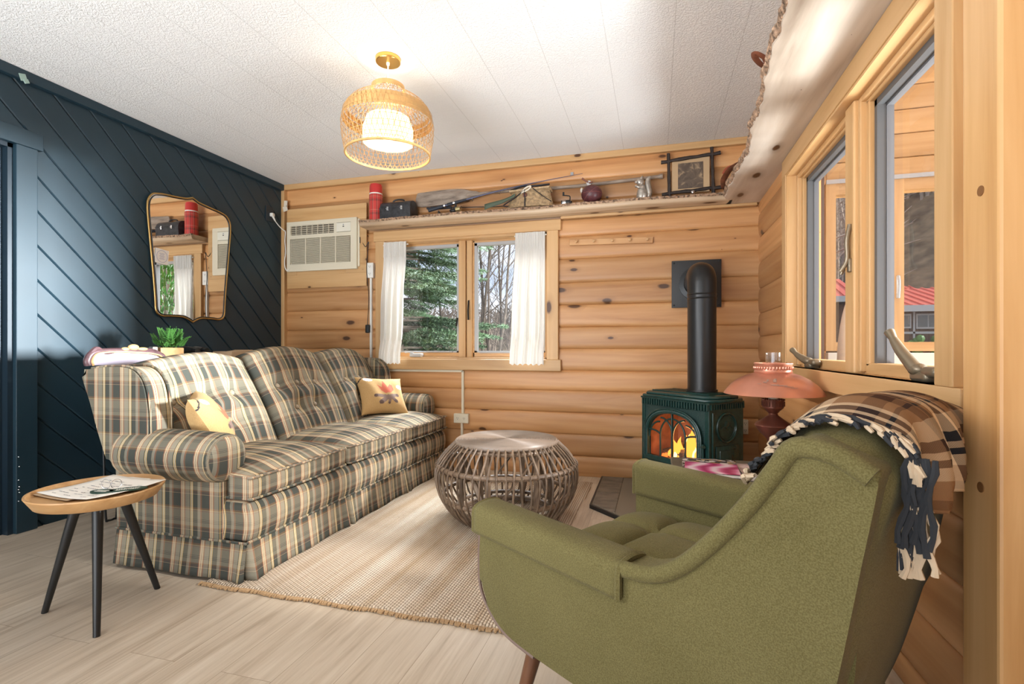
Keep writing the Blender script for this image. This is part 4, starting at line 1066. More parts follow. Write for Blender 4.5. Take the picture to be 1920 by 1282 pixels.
for (cx_, cy_, a) in ((-.035, .0, .3), (.0, .012, 1.1)):
    ax = Vector((math.cos(a), math.sin(a), 0))
    q.tube([ax*.016*math.cos(t_)+Vector((cx_, cy_, .017+.017*math.sin(t_))) for t_ in [2*PI*i/20 for i in range(20)]], .0011, 5, closed=True)
q.build('ring', M_chrome, kr)

# ------------------------------------------------------------------ rattan coffee table
ct = thing('rattan_table', 'round grey rattan drum coffee table on the jute rug', 'table', (-.818, 2.78, .0175))
NS = 58
def prof(s):   # s 0 bottom .. 1 top
    pts = [(.275, 0), (.328, .05), (.376, .125), (.399, .20), (.400, .285), (.355, .36), (.288, .425)]
    k = s*(len(pts)-1); i = min(int(k), len(pts)-2); t_ = k-i
    a = pts[max(i-1, 0)]; b = pts[i]; c = pts[i+1]; d = pts[min(i+2, len(pts)-1)]
    return tuple(.5*(2*b[e]+(c[e]-a[e])*t_+(2*a[e]-5*b[e]+4*c[e]-d[e])*t_*t_+(3*b[e]-a[e]-3*c[e]+d[e])*t_**3) for e in (0, 1))
proto = []
for v in range(4):
    q = MB(); R = random.Random(v+9); pts = []
    for i in range(15):
        r_, z = prof(i/14); pts.append((r_, R.uniform(-.002, .002)+.004*math.sin(i*.5+v*1.7), z))
    q.tube(pts, [.0057*(1-.12*(i % 4 == v)) for i in range(15)], 6, rv=v*.23); proto.append(q)
pm = [q.build('spindle', M_rattan, ct) for q in proto]
for k in range(NS):
    if k < 4: o = pm[k]
    else:
        o = pm[(k*7) % 4].copy(); COL.objects.link(o); o.parent = ct
    o.rotation_euler = (0, 0, 2*PI*k/NS)
def ring(r_, z, w, name='ring', bumps=0):
    q = MB(); n = 72; q.tube([(r_*math.cos(2*PI*i/n), r_*math.sin(2*PI*i/n), z) for i in range(n)], w, 8, closed=True, rv=z*3); return q.build(name, M_rattan, ct)
ring(.383, .298, .014); ring(.283, .398, .012); ring(.364, .128, .0125); ring(.285, .055, .011); ring(.268, .0125, .011); ring(.262, .03, .010)
q = MB()
for k in range(NS):
    a = 2*PI*k/NS; c_, s_ = math.cos(a), math.sin(a)
    q.tube([((.386+.019*math.cos(t_))*c_, (.386+.019*math.cos(t_))*s_, .298+.0165*math.sin(t_)) for t_ in [2*PI*i/8 for i in range(8)]], .003, 4, closed=True, rv=.6)
q.build('lashing', M_rattan, ct, kind='stuff')
for k in range(6):
    a = 2*PI*k/6+.42; q = MB(); q.tube([(.255*math.cos(a), .255*math.sin(a), 0), (.262*math.cos(a), .262*math.sin(a), .42)], .016, 8, rv=k*.1); q.build('post', M_rattan, ct)
    a2 = 2*PI*(k+1)/6+.42; q = MB(); p0 = Vector((.262*math.cos(a), .262*math.sin(a), .05+.33*(k % 2))); p1 = Vector((.262*math.cos(a2), .262*math.sin(a2), .38-.33*(k % 2))); q.bar(p0, p1, .022, .008, r=.3); q.build('brace', M_rattan, ct)
prof_t = [(0, .434)]; r_ = .0065
while r_ < .286:
    prof_t += [(r_-.0038, .4315), (r_, .4385), (r_+.0038, .4315)]; r_ += .0095
q = MB(); q.lathe(prof_t + [(.29, .4335), (.294, .424), (.288, .412), (0, .412)], 64); q.build('tabletop', M_rattop, ct, smooth=70)

# ------------------------------------------------------------------ green armchair
AC = thing('green_armchair', 'olive green upholstered armchair with square arms and tufted seat', 'armchair', (.109, 1.348, 0), math.radians(148))
def A(name, q, mat=M_green, parent=AC, **k): return q.build(name, mat, parent, **k)
OUT = [(.004, .53), (.012, .552), (.06, .556), (.2, .552), (.435, .546), (.50, .556), (.56, .588), (.62, .648), (.68, .724), (.72, .785), (.745, .822), (.765, .832), (.80, .822), (.846, .800), (.850, .78), (.83, .66), (.802, .494), (.775, .37), (.735, .275), (.70, .252), (.5, .253), (.2, .262), (.11, .274), (.05, .303), (.012, .345), (.002, .40)]
outs = cat2(OUT, 3, True)
for sg in (1, -1):
    q = MB(); q.prism(outs, lambda t_, z, d: (.40-t_, d, z), sg*.39, sg*.315, bev=.014, seg=3); A('side_panel', q, smooth=50)
    # raised welt that runs up the arm and round the wing
    top = [(.42, .548), (.50, .558), (.56, .590), (.62, .650), (.68, .726), (.72, .787), (.748, .826), (.80, .824), (.843, .800)]
    ins = [(.43, .530), (.50, .530), (.575, .560), (.64, .625), (.70, .705), (.735, .757), (.76, .793), (.80, .788), (.832, .772)]
    q = MB(); tt = cat2(top, 5); q.tube([(.40-a, sg*.386, b-.012) for a, b in tt], .0165, 8); A('welt', q, smooth=60)
    # sleeve over the arm
    q = MB(); NU, NV = 26, 22
    def sl(i, j):
        t_ = -.006+.446*i/NU; v = j/NV; zt = .562-.012*(t_/.44)
        if v < .28: y, z = .400, zt-.066+(.066-.02)*v/.28
        elif v < .72:
            a = (v-.28)/.44*PI; y, z = .3545+.0455*math.cos(a), zt-.02+.022*math.sin(a)**.7
        else: y, z = .309, zt-.02-.085*(v-.72)/.28
        return (.40-t_, sg*y, z)
    q.grid(sl, NU, NV); o = A('arm_sleeve', q, smooth=60); so = o.modifiers.new('t', 'SOLIDIFY'); so.thickness = .009; so.offset = 0
    q = MB(); q.tube([sl(NU, j) for j in range(NV+1)], .0075, 6); q.tube([sl(i, 0) for i in range(NU+1)], .0045, 6); q.tube([sl(0, j) for j in range(NV+1)], .007, 6); A('hem', q, parent=o)
    q = MB(); q.box((.4035, sg*.352, .427), (.012, .062, .13), bev=.004); A('arm_front', q)
    q = MB(); q.tube([(.40-a, sg*.388, b) for a, b in cat2([(.004, .50), (.0, .42), (.008, .35), (.05, .30), (.11, .27), (.2, .259)], 5)], .0042, 6); A('piping', q, mat=plain('brown_piping', (0.16, 0.10, 0.075), .6))
# body under the seat, and the rear panel
q = MB(); q.rbox(-.33, .372, -.315, .315, .25, .36, r=.03, k=6); A('seat_frame', q, smooth=60)
q = MB(); NU, NV = 30, 24
def seatf(i, j):
    a = 2*i/NU-1; b = 2*j/NV-1
    x = .39-(.62)*(j/NV); y = a*.305
    e = max(0, 1-abs(a)**5)**.5*max(0, 1-abs(b)**6)**.5
    h = .365+.085*e
    ca = abs(y); d = 0
    for cy_ in (-.105, .105): d = max(d, .030*math.exp(-abs((y-cy_)/.018)))
    for cx_ in (.20, -.02): d = max(d, .030*math.exp(-abs((x-cx_)/.018)))
    for cy_ in (-.105, .105):
        for cx_ in (.20, -.02): d = max(d, .052*math.exp(-((y-cy_)**2+(x-cx_)**2)**.5/.03))
    return (x, y, h-d*e)
q.grid(lambda i, j: seatf(i/3, j/3), NU*3, NV*3); sc_ = A('seat_cushion', q, smooth=80)
q = MB(); q.rbox(-.22, .388, -.306, .306, .335, .385, r=.025, k=8); A('cushion_border', q, parent=sc_, smooth=60)
for cy_ in (-.105, .105):
    for cx_ in (.20, -.02):
        q = MB(); q.sphere((cx_, cy_, seatf((cy_/.305+1)/2*NU, (.39-cx_)/.62*NV)[2]+.006), (.009, .009, .005), 10, 6); A('button', q, parent=sc_)
# backrest with its round top
BP = [(.47, .42), (.54, .52), (.60, .63), (.655, .735), (.695, .815), (.735, .858), (.78, .870), (.825, .858), (.852, .825), (.858, .79), (.84, .70), (.815, .56), (.78, .40), (.60, .36)]
bp = cat2(BP, 4, True); nb = len(bp); cxm = sum(a for a, _ in bp)/nb; czm = sum(b for _, b in bp)/nb
q = MB(); NW = 26
def backf(i, j):
    a = 2*i/NW-1; s = (1-abs(a)**7)**.30 if abs(a) < 1 else .0
    s = .80+.20*s
    t_, z = bp[j % nb]; tcx = .735
    up = sstep(.55, .86, z)
    drop = .055*up*abs(a)**4
    t2 = t_ if z < .6 else tcx+(t_-tcx)*s
    bow = .012*(1-a*a)*sstep(.78, .86, t_)*(1-sstep(.80, .87, z))
    return (.40-(t2+bow), a*.362 if z > .70 else a*(.325+.037*sstep(.55, .70, z)), z-drop)
q.grid(backf, NW, nb, cv=True); 
for i_ in (0, NW): q.bm.faces.new([v for v in (q.bm.verts.new(backf(i_, j)) for j in range(nb))])
bmesh.ops.remove_doubles(q.bm, verts=q.bm.verts[:], dist=.0003)
A('backrest', q, smooth=65)
q = MB(); q.grid(lambda i, j: (lambda a, v: (.40-(.852-.10*(1-v)**1.3*1.0+ .014*(1-a*a)*math.sin(PI*(.15+.8*v))**.8 - .012*a**8), a*.385, .262+.53*v))(2*i/24-1, j/20), 24, 20)
o = A('rear_panel', q, smooth=70, out=(-1, 0, 0)); so = o.modifiers.new('t', 'SOLIDIFY'); so.thickness = .02; so.offset = -1
for (t_, y) in ((.12, .29), (.12, -.29), (.68, .27), (.68, -.27)):
    ft = -.05 if t_ < .4 else .05; sy = 1 if y > 0 else -1
    q = MB(); q.cyl((.40-t_, y*.93, .285), (.40-t_-ft, y+sy*.04, 0), .024, .013, 14); A('leg', q, mat=M_walnut)

# plaid throw over the chair's top
TB = thing('throw_blanket', 'brown and cream plaid fringed throw draped over the green armchair', 'blanket', (.109, 1.348, 0), math.radians(148))
TP = cat2([(.640, .735), (.665, .783), (.698, .832), (.738, .864), (.78, .874), (.825, .865), (.855, .845), (.872, .81), (.877, .77), (.876, .74), (.874, .72)], 5)
NT = len(TP)-1; NWd = 40
def cloth(i, j):
    """i across the chair from the fringe side, j over the top from front to back"""
    u = i/NWd; t_, z = TP[j]; v = j/NT
    y = .292-.54*u
    y += .008*math.sin(7*v+1)
    fold = .008*math.sin(u*19+v*5)+.005*math.sin(u*41+v*9)
    fold *= (.25+sstep(.35, .9, v)*1.6)
    up = 1+.0*u
    t2 = t_ + fold*sstep(.4, .8, v); z2 = z + abs(fold)*.5*(1-sstep(.5, .9, v))+.006*math.sin(u*9)*(1-v)
    z2 -= .05*sstep(.5, .95, u)*(1-sstep(.5, 1, v)) * .3
    z2 += .03*sstep(.55, 1, v)*sstep(.75, 1, u) - .055*(abs(y)/.362)**4*sstep(.62, .86, z)*(1-sstep(.5, .75, v))
    return Vector((.40-t2, y, z2))
q = MB(); q.grid(cloth, NWd, NT, uv=lambda i, j: (.62*i/NWd+.05, .62*j/NT+.22)); o = q.build('cloth', M_throw, TB, smooth=80, out=(-.3, 0, 1))
so = o.modifiers.new('t', 'SOLIDIFY'); so.thickness = .007; so.offset = 1
R = random.Random(11)
for nm, mt, par in (('fringe', M_fringe1, 0), ('fringe', M_fringe2, 1)):
    q = MB()
    for k in range(130):
        if (k//7) % 2 != par: continue
        v = k/129; j = v*NT; a = cloth(0, int(j)); b = cloth(0, min(NT, int(j)+1)); p = a.lerp(b, j-int(j)) + Vector((0, .002, .004))
        a1 = cloth(0, max(0, int(j)-1)); tan = (b-a1).normalized(); hang = sstep(.62, .9, v)
        L = .035+.02*R.random()+.03*hang
        d = (tan*R.uniform(.5, 1.0)*(1-hang) + Vector((R.uniform(-.15, .15), .55*(1-hang)+.12, -.25-hang))).normalized()
        pts = [p + d*L*s + Vector((0, .008*math.sin(PI*s), .004*math.sin(PI*s))) for s in (0, .25, .5, .75, 1)]
        q.tube([pp+Vector((R.uniform(-.003, .003), R.uniform(0, .005), 0)) for pp in pts], [.003, .0042, .004, .0042, .003], 5)
    # the bunch that hangs from the near rear corner
    for k in range(16):
        if (k < 9) != (par == 1): continue
        p = cloth(0, NT) + Vector((-.006-.026*(k % 5)/4, .010+.012*R.random(), .09 if par else .015))
        L = (.115 if par else .075)+.02*R.random()
        d = Vector((R.uniform(-.04, .14), R.uniform(-.02, .12), -1)).normalized()
        pts = [p + d*L*s + Vector((.004*math.sin(9*s+k), 0, 0)) for s in [i/7 for i in range(8)]]
        q.tube(pts, [.0036+.0014*(i % 2) for i in range(8)], 6)
    q.build(nm, mt, TB, kind='stuff')
# ------------------------------------------------------------------ cast-iron stove on the hearth
SV = thing('gas_stove', 'green enamel cast iron stove with a fire behind arched glass', 'stove', (.209, 3.372, .0275), math.radians(-45))
def V(name, q, mat=M_stove, parent=SV, **k): return q.build(name, mat, parent, **k)
bw, bd, z0, z1 = .268, .150, .17, .625
q = MB(); q.bb(-bw+.03, bw-.03, bd-.055, bd, z0, z1); q.bb(-bw+.03, bw-.03, -bd+.03, bd-.055, z0, z0+.055); q.bb(-bw+.03, bw-.03, -bd+.03, bd-.055, .572, z1); q.bb(-bw, -bw+.03, -bd, bd, z0, z1, bev=.003); q.bb(bw-.03, bw, -bd, bd, z0, z1, bev=.003)
q.bb(-bw, bw, -bd, -bd+.02, z0, .235, bev=.002); q.bb(-bw, bw, -bd, -bd+.03, .575, z1, bev=.002); V('body', q, smooth=0)
top = [(-.292, -.10), (-.245, -.166), (.245, -.166), (.300, -.10), (.300, .10), (.25, .165), (-.25, .165), (-.300, .10)]
def ttop(name, sc, za, zb, bev=.006):
    q = MB(); q.prism([(a*sc, b*sc) for a, b in top], lambda a, b, d: (a, b, d), za, zb, bev=bev, seg=3); return V(name, q, smooth=50)
tp = ttop('top_plate', 1.0, .627, .645)
q = MB(); q.prism([(a*.93, b*.9) for a, b in top], lambda a, b, d: (a, b, d), .64, .664, bev=.012, seg=3); V('top_rise', q, parent=tp, smooth=50)
q = MB()
for k in range(17):
    x = -.2+.4*k/16; q.bar((x-.012, -.085, .668), (x+.012, .085, .668), .008, .010)
q.bb(-.225, .225, -.1, -.088, .655, .672); q.bb(-.225, .225, .088, .1, .655, .672); V('top_grille', q, parent=tp, smooth=0)
q = MB(); q.bb(-bw-.006, bw+.006, -bd-.004, bd, .617, .628)
for k in range(26): q.bb(-bw+.012+k*.0205, -bw+.022+k*.0205, -bd-.013, -bd+.004, .580, .617, bev=.002)
for k in range(15):
    for sx in (-1, 1): q.bb(sx*bw-.009, sx*bw+.009, -bd+.01+k*.0198, -bd+.02+k*.0198, .586, .617)
V('dentil_trim', q, smooth=0)
# front: face plate with a basket arch
AW, ZB_, ZSP, ZT = .192, .262, .395, .535
def archz(x, w=AW, zt=ZT, zs=ZSP): 
    u = min(1, abs(x)/w); return zs+(zt-zs)*(1-u**2.3)**(1/2.3)
q = MB(); NX_ = 48
for i in range(NX_):
    xa = -bw+2*bw*i/NX_; xb = -bw+2*bw*(i+1)/NX_
    def lo(x): return archz(x) if abs(x) < AW else ZB_
    q.face([(xa, -bd+.006, lo(xa) if abs(xb) <= AW or abs(xa) < AW else ZB_), (xb, -bd+.006, lo(xb) if abs(xa) <= AW or abs(xb) < AW else ZB_), (xb, -bd+.006, .585), (xa, -bd+.006, .585)])
q.face([(-bw, -bd+.006, .23), (bw, -bd+.006, .23), (bw, -bd+.006, ZB_), (-bw, -bd+.006, ZB_)])
q.face([(-bw, -bd+.006, ZB_), (-AW, -bd+.006, ZB_), (-AW, -bd+.006, ZSP), (-bw, -bd+.006, ZSP)]); q.face([(bw, -bd+.006, ZB_), (AW, -bd+.006, ZB_), (AW, -bd+.006, ZSP), (bw, -bd+.006, ZSP)])
V('face_plate', q, mat=plain('stippled_enamel', (0.016, 0.045, 0.04), 0.4, nscale=160, namt=.5, bmp=1.0), smooth=0)
dr = None
def archpath(w, zt, zs, zb, y, n=30):
    P = [(-w, y, zb)]
    for i in range(n+1):
        a = PI-PI*i/n; x = w*abs(math.cos(a))**(1/1.15)*(1 if math.cos(a) > 0 else -1); P.append((x, y, archz(x, w, zt, zs)))
    P.append((w, y, zb)); return P
q = MB(); q.tube(archpath(AW+.018, ZT+.016, ZSP, ZB_-.01, -bd-.006), .019, 10, flat=.8); q.bb(-AW-.036, AW+.036, -bd-.02, -bd+.012, ZB_-.036, ZB_, bev=.006); dr = V('door', q, smooth=60)
q = MB()
for w, r_ in ((.034, .005), (.008, .0045)):
    q.tube(archpath(AW+w, ZT+w*.9, ZSP, ZB_-.01, -bd-.019), r_, 6)
P = archpath(AW+.020, ZT+.018, ZSP, ZB_, -bd-.0215, 60)
for a, b in zip(P[::1], P[1::1]): 
    q.sphere(a, .0045, 6, 4)
for k in range(12):
    for sx in (-1, 1): q.sphere((sx*(AW+.020), -bd-.0215, ZB_+k*.0115), .0045, 6, 4)
V('beading', q, parent=dr)
q = MB(); yb = -bd-.004
def gbar(p, q_, bul):
    a = Vector((p[0], yb, p[1])); b = Vector((q_[0], yb, q_[1])); pts = []
    for i in range(13):
        s = i/12; pts.append(Vector((a.x+(b.x-a.x)*(1-math.cos(s*PI/2)) if bul else a.x+(b.x-a.x)*s, yb, a.z+(b.z-a.z)*math.sin(s*PI/2) if bul else a.z+(b.z-a.z)*s)))
    q.tube(pts, .0058, 7)
gbar((0, ZB_), (0, ZT+.02), False); q.tube([(0, yb-.006, .175), (0, yb-.006, ZT+.03)], .0055, 7)
for x in (-.10, .10): gbar((x, ZB_), (x, .40), False)
for x, tgt in ((-.10, 1), (.10, 1), (0, 1)):
    for s in (-1, 1):
        tx = max(-AW, min(AW, x+s*.10)); gbar((x, .395), (x+s*.095, min(archz(min(AW-.002, abs(x+s*.095))), .505)), True)
for s in (-1, 1): gbar((s*AW, .375), (s*.105, .50 if False else .478), True)
V('tracery', q, parent=dr, smooth=60)
q = MB(); q.face([(-AW, -bd+.012, ZB_), (AW, -bd+.012, ZB_), (AW, -bd+.012, ZT), (-AW, -bd+.012, ZT)]); V('pane', q, mat=M_glass, parent=dr)
q = MB(); q.cyl((AW+.045, -bd-.015, .31), (AW+.045, -bd-.015, .39), .008, n=10); q.cyl((AW+.030, -bd-.012, .372), (AW+.06, -bd-.022, .376), .010, n=10); V('door_latch', q, parent=dr)
q = MB()
for z in (.30, .44): q.cyl((-AW-.045, -bd-.010, z), (-AW-.045, -bd-.010, z+.03), .007, n=8)
V('hinge', q, parent=dr)
q = MB(); q.bb(-bw+.03, bw-.03, -bd-.008, -bd+.004, .180, .226, bev=.004); q.bb(-bw+.04, -.06, -bd-.012, -bd, .188, .218, bev=.003); q.bb(.06, bw-.04, -bd-.012, -bd, .188, .218, bev=.003); V('ash_lip', q)
q = MB(); q.tube([(.042*math.cos(a), -bd-.014, .204+.03*math.sin(a)) for a in [2*PI*i/24 for i in range(24)]], .005, 6, closed=True); q.sphere((0, -bd-.012, .204), (.026, .006, .02)); V('medallion', q)
# fire box, logs and fire
q = MB()
q.face([(-AW-.02, -bd+.02, z0+.06), (AW+.02, -bd+.02, z0+.06), (AW-.01, bd-.06, z0+.06), (-AW+.01, bd-.06, z0+.06)])
q.face([(-AW+.01, bd-.06, z0+.06), (AW-.01, bd-.06, z0+.06), (AW-.01, bd-.06, .57), (-AW+.01, bd-.06, .57)])
for s in (-1, 1): q.face([(s*(AW+.02), -bd+.02, z0+.06), (s*(AW-.01), bd-.06, z0+.06), (s*(AW-.01), bd-.06, .57), (s*(AW+.02), -bd+.02, .57)])
q.face([(-AW-.02, -bd+.02, .57), (AW+.02, -bd+.02, .57), (AW, bd-.06, .57), (-AW, bd-.06, .57)])
V('firebox', q, mat=M_brick, smooth=0)
q = MB(); R = random.Random(4)
for (a, b, r_) in (((-.15, .0, .27), (.06, -.07, .275), .026), ((.16, .02, .275), (-.02, -.06, .28), .028), ((-.05, .03, .285), (.07, -.06, .345), .022), ((.12, -.02, .30), (.03, .04, .36), .022), ((-.17, -.05, .26), (-.08, .04, .33), .02)):
    pts = [Vector(a).lerp(Vector(b), i/6)+Vector((R.uniform(-.004, .004), 0, R.uniform(-.004, .004))) for i in range(7)]; q.tube(pts, [r_*R.uniform(.85, 1.1) for _ in range(7)], 9)
V('log', q, mat=M_log)
q = MB()
for k in range(60): q.sphere((R.uniform(-.15, .1), R.uniform(-.10, .02), .247+R.random()*.012), R.uniform(.006, .014), 6, 4)
V('ember', q, mat=M_ember, kind='stuff')
for nm, mt, lst in (('flame', M_flame, [(-.075, -.05, .36, .030), (-.035, -.045, .385, .026), (.055, -.055, .46, .044), (.02, -.04, .40, .03), (.095, -.045, .37, .026), (-.1, -.06, .31, .02)]), ('flame', M_flame2, [(-.07, -.058, .33, .018), (.052, -.066, .415, .026), (.08, -.06, .34, .016), (.02, -.06, .32, .014)])):
    q = MB()
    for i, (x, y, zt, w) in enumerate(lst):
        pts = []; rr = []
        for k in range(11):
            s = k/10; pts.append((x+.018*math.sin(s*4.5+i*2)*s, y, .25+(zt-.25)*s)); rr.append(w*(math.sin(PI*(s*.82+.18))**.9)*(1-s*.55)+.0004)
        q.tube(pts, rr, 8)
    V(nm, q, mat=mt)
for sx in (-1, 1):
    for sy in (-1, 1):
        q = MB(); q.tube([(sx*(bw-.03), sy*(bd-.03), .19), (sx*(bw-.012), sy*(bd-.012), .15), (sx*(bw+.004), sy*(bd+.004), .10), (sx*(bw-.004), sy*(bd-.004), .04), (sx*(bw+.02), sy*(bd+.02), .022)], [.045, .034, .022, .017, .026], 10)
        q.cyl((sx*(bw+.02), sy*(bd+.02), 0), (sx*(bw+.02), sy*(bd+.02), .014), .03, n=12); q.box((sx*(bw+.004), sy*(bd+.004), .165), (.05, .05, .018), bev=.005); V('leg', q, smooth=60)
for sx in (-1, 1):
    X_ = sx*(bw+.001)
    q = MB(); q.tube([(X_, .0+.083*math.cos(a), .478+.083*math.sin(a)) for a in [2*PI*i/36 for i in range(36)]], .0075, 8, closed=True); q.tube([(X_, .0+.070*math.cos(a), .478+.070*math.sin(a)) for a in [2*PI*i/36 for i in range(36)]], .003, 6, closed=True)
    q.tube(cat([(X_, -.05, .475), (X_, -.02, .485), (X_, 0, .47), (X_, .025, .485), (X_, .05, .472)], 4), .004, 6); q.sphere((X_, .0, .495), (.004, .018, .02)); sp = V('side_medallion', q)
    q = MB(); q.bb(X_-.006, X_+.006, -.095, .10, .20, .375, bev=.004); q.bb(X_-.012, X_+.012, -.07, .075, .225, .35, bev=.008); V('side_panel', q)
    q = MB(); q.bb(X_-.005, X_+.005, -.125, -.11, .19, .57, bev=.003); V('corner_rib', q)
lamp('stove_fire', 'POINT', (.209-.05, 3.372-.05, .42), (0, 0, 0), 1.2, (1.0, 0.45, 0.14), shadow_soft_size=.04)
# flue pipe
pp = thing('stove_pipe', 'black stove pipe rising from the green stove and turning into the wall', 'stove pipe', (.277, 3.357, .7005))
q = MB(); q.tube([(0, 0, 0), (0, 0, .58)], .085, 36); q.tube([(0, 0, .012), (0, 0, 0)], .093, 36); pm_ = q.build('flue', M_pipe, pp, smooth=50)
q = MB()
for z in (.575, .60): q.lathe([(.085, z-.006), (.0885, z), (.085, z+.006)], 36)
q.build('seam_ring', M_pipe, pm_)
q = MB(); pts = [(0, 0, .58), (0, 0, .68)]
for i in range(1, 9): a = PI/2*i/8; pts.append((0, .085*(1-math.cos(a)), .68+.045*math.sin(a)))
pts = [(0, 0, .58), (0, 0, .67)] + [(0, .10*(1-math.cos(PI/2*i/8)), .67+.06*math.sin(PI/2*i/8)) for i in range(1, 9)] + [(0, .452, .73)]
q.tube(pts, .0855, 36, cap=True); q.build('elbow', M_pipe, pp, smooth=35)
q = MB(); q.lathe([(.086, .0), (.118, .0), (.118, .025), (.086, .03)], 36, o=(0, .455, .723), M=Matrix.Rotation(PI/2, 3, 'X')); q.build('collar', M_blackm, pp, smooth=50)
q = MB(); q.bb(-.166, .166, .452, .462, .557, .892, bev=.002)
for sx in (-.15, .15):
    for z in (.575, .875): q.sphere((sx, .452, z), .006, 8, 6)
q.build('wall_plate', plain('flat_black_plate', (0.022, 0.022, 0.022), .55), pp, smooth=30)

# ------------------------------------------------------------------ end table, magazines and the copper lamp
et = thing('end_table', 'small dark taupe end table with a drawer, between the armchair and the stove', 'table', (.365, 2.345, 0))
q = MB(); q.bb(-.295, .265, -.235, .235, .418, .44, bev=.004); q.build('tabletop', M_taupe, et, smooth=0)
q = MB(); q.bb(-.275, .25, -.215, .215, .10, .418, bev=.003); q.build('body', M_taupe, et, smooth=0)
dq = MB(); dq.bb(-.255, .23, -.225, -.21, .31, .405, bev=.004); dw = dq.build('drawer', M_taupe, et, smooth=0)
q = MB(); q.lathe([(0, .028), (.012, .026), (.016, .018), (.012, .009), (.007, .004), (.007, 0)], 16, o=(0, -.225, .365), M=Matrix.Rotation(PI/2, 3, 'X')); q.build('knob', M_brass, dw)
for sx in (-.255, .23):
    for sy in (-.195, .195):
        q = MB(); q.bb(sx-.02, sx+.02, sy-.02, sy+.02, 0, .12, bev=.003); q.build('leg', M_taupe, et, smooth=0)
def mag(label, x, y, z, a, w, h, th, cover, two=True):
    o = thing('magazine', label, 'magazine', (x, y, z), a, group=None)
    q = MB(); q.bb(-w/2, w/2, -h/2, h/2, .001, th-.0008); q.build('pages', M_paper, o, smooth=0)
    q = MB(); q.bb(-w/2-.001, w/2+.001, -h/2-.001, h/2+.001, 0, .001); q.bb(-w/2-.001, w/2+.001, -h/2-.001, h/2+.001, th-.001, th); cv = q.build('cover', cover, o, smooth=0)
    return o
mag('magazine with a pale spine at the bottom of the stack beside the armchair', .225, 2.285, .4405, -.05, .215, .285, .010, M_collage)
mag('thin magazine second from the bottom of the stack, under the pink cover', .222, 2.29, .4510, -.02, .215, .285, .008, M_collage)
o = mag('top magazine of the stack with a pink swirled picture on its cover', .220, 2.28, .4595, -.06, .215, .285, .012, M_collage)
q = MB(); q.face([(-.1, -.14, .0124), (.108, -.14, .0124), (.108, .052, .0124), (-.1, .052, .0124)]); q.build('cover_picture', M_pink, o, smooth=0)
mag('pale pinkish magazine lying beside the pink stack, half behind the armchair', .362, 2.30, .4405, .03, .05, .22, .020, plain('pale_cover', (0.60, 0.46, 0.44), .3, nscale=20, namt=.5))
TL = thing('table_lamp', 'copper oil-style lamp with a wide painted dome shade', 'lamp', (.468, 2.315, .4405))
q = MB(); q.lathe([(0, 0), (.075, 0), (.077, .012), (.06, .024), (.035, .04), (.022, .07), (.018, .12), (.024, .15), (.05, .175), (.066, .197), (.070, .206), (.066, .214), (.04, .232), (.019, .248), (.017, .255), (.028, .268), (.040, .280), (.040, .282), (0, .282)], 40); q.build('base', M_copperd, TL, smooth=50)
q = MB(); q.lathe([(.040, .28), (.041, .30), (.043, .312), (.041, .314), (.0385, .30), (.0385, .28)], 40)
for k in range(24):
    a = 2*PI*k/24; q.sphere((.042*math.cos(a), .042*math.sin(a), .313), .0035, 6, 4); q.bar((.0425*math.cos(a), .0425*math.sin(a), .286), (.0425*math.cos(a), .0425*math.sin(a), .306), .003, .003)
q.build('gallery', M_copperd, TL)
q = MB(); q.lathe([(0, .28), (.018, .28), (.018, .33), (.012, .335), (0, .335)], 20); q.build('socket', M_ivory, TL)
q = MB(); q.lathe([(.19, .336), (.183, .348), (.162, .374), (.135, .396), (.10, .414), (.073, .422), (.071, .424), (.07, .421), (.098, .411), (.133, .392), (.16, .370), (.18, .345), (.188, .3355), (.19, .336)], 64); sh = q.build('lamp_shade', M_copper, TL, smooth=60)
q = MB(); q.lathe([(.071, .424), (.073, .427), (.0705, .431), (.0705, .456), (.0735, .460), (.072, .464), (.069, .461), (.068, .428), (.071, .424)], 48)
for k in range(40):
    a = 2*PI*k/40; q.sphere((.0715*math.cos(a), .0715*math.sin(a), .444), (.0045, .0045, .008), 6, 5)
q.build('crown_band', M_copper, sh, smooth=50)
# faded landscape painted on the shade
def shp(a, s, e=.0012):
    P = [(.183, .348), (.162, .374), (.135, .396), (.10, .414)]; k = s*3; i = min(2, int(k)); f_ = k-i
    r_ = P[i][0]+(P[i+1][0]-P[i][0])*f_+e; z = P[i][1]+(P[i+1][1]-P[i][1])*f_+e; return (r_*math.cos(a), r_*math.sin(a), z)
q = MB(); a0 = math.atan2(-2.315, -.468)+.05
for i, (u, v, du, dv) in enumerate(((-.30, .55, .10, .06), (-.22, .62, .06, .14), (-.05, .60, .09, .20), (.0, .72, .05, .12), (-.1, .42, .18, .05), (.05, .40, .22, .035), (.2, .34, .2, .03), (.32, .28, .16, .025), (-.42, .46, .1, .03))):
    for k in range(4):
        b0 = a0+u+du*k/4; b1 = a0+u+du*(k+1)/4; q.face([shp(b0, v), shp(b1, v), shp(b1, v+dv*(.6+.4*(k % 2))), shp(b0, v+dv)])
q.build('painted_scene', plain('faded_paint', (0.33, 0.20, 0.15), .5), sh, smooth=0)
q = MB(); q.lathe([(.026, .31), (.030, .36), (.0285, .42), (.0285, .507)], 28)
q.build('chimney', glass_mat('chimney_glass', (.97, .97, .97), .35), TL, smooth=60)

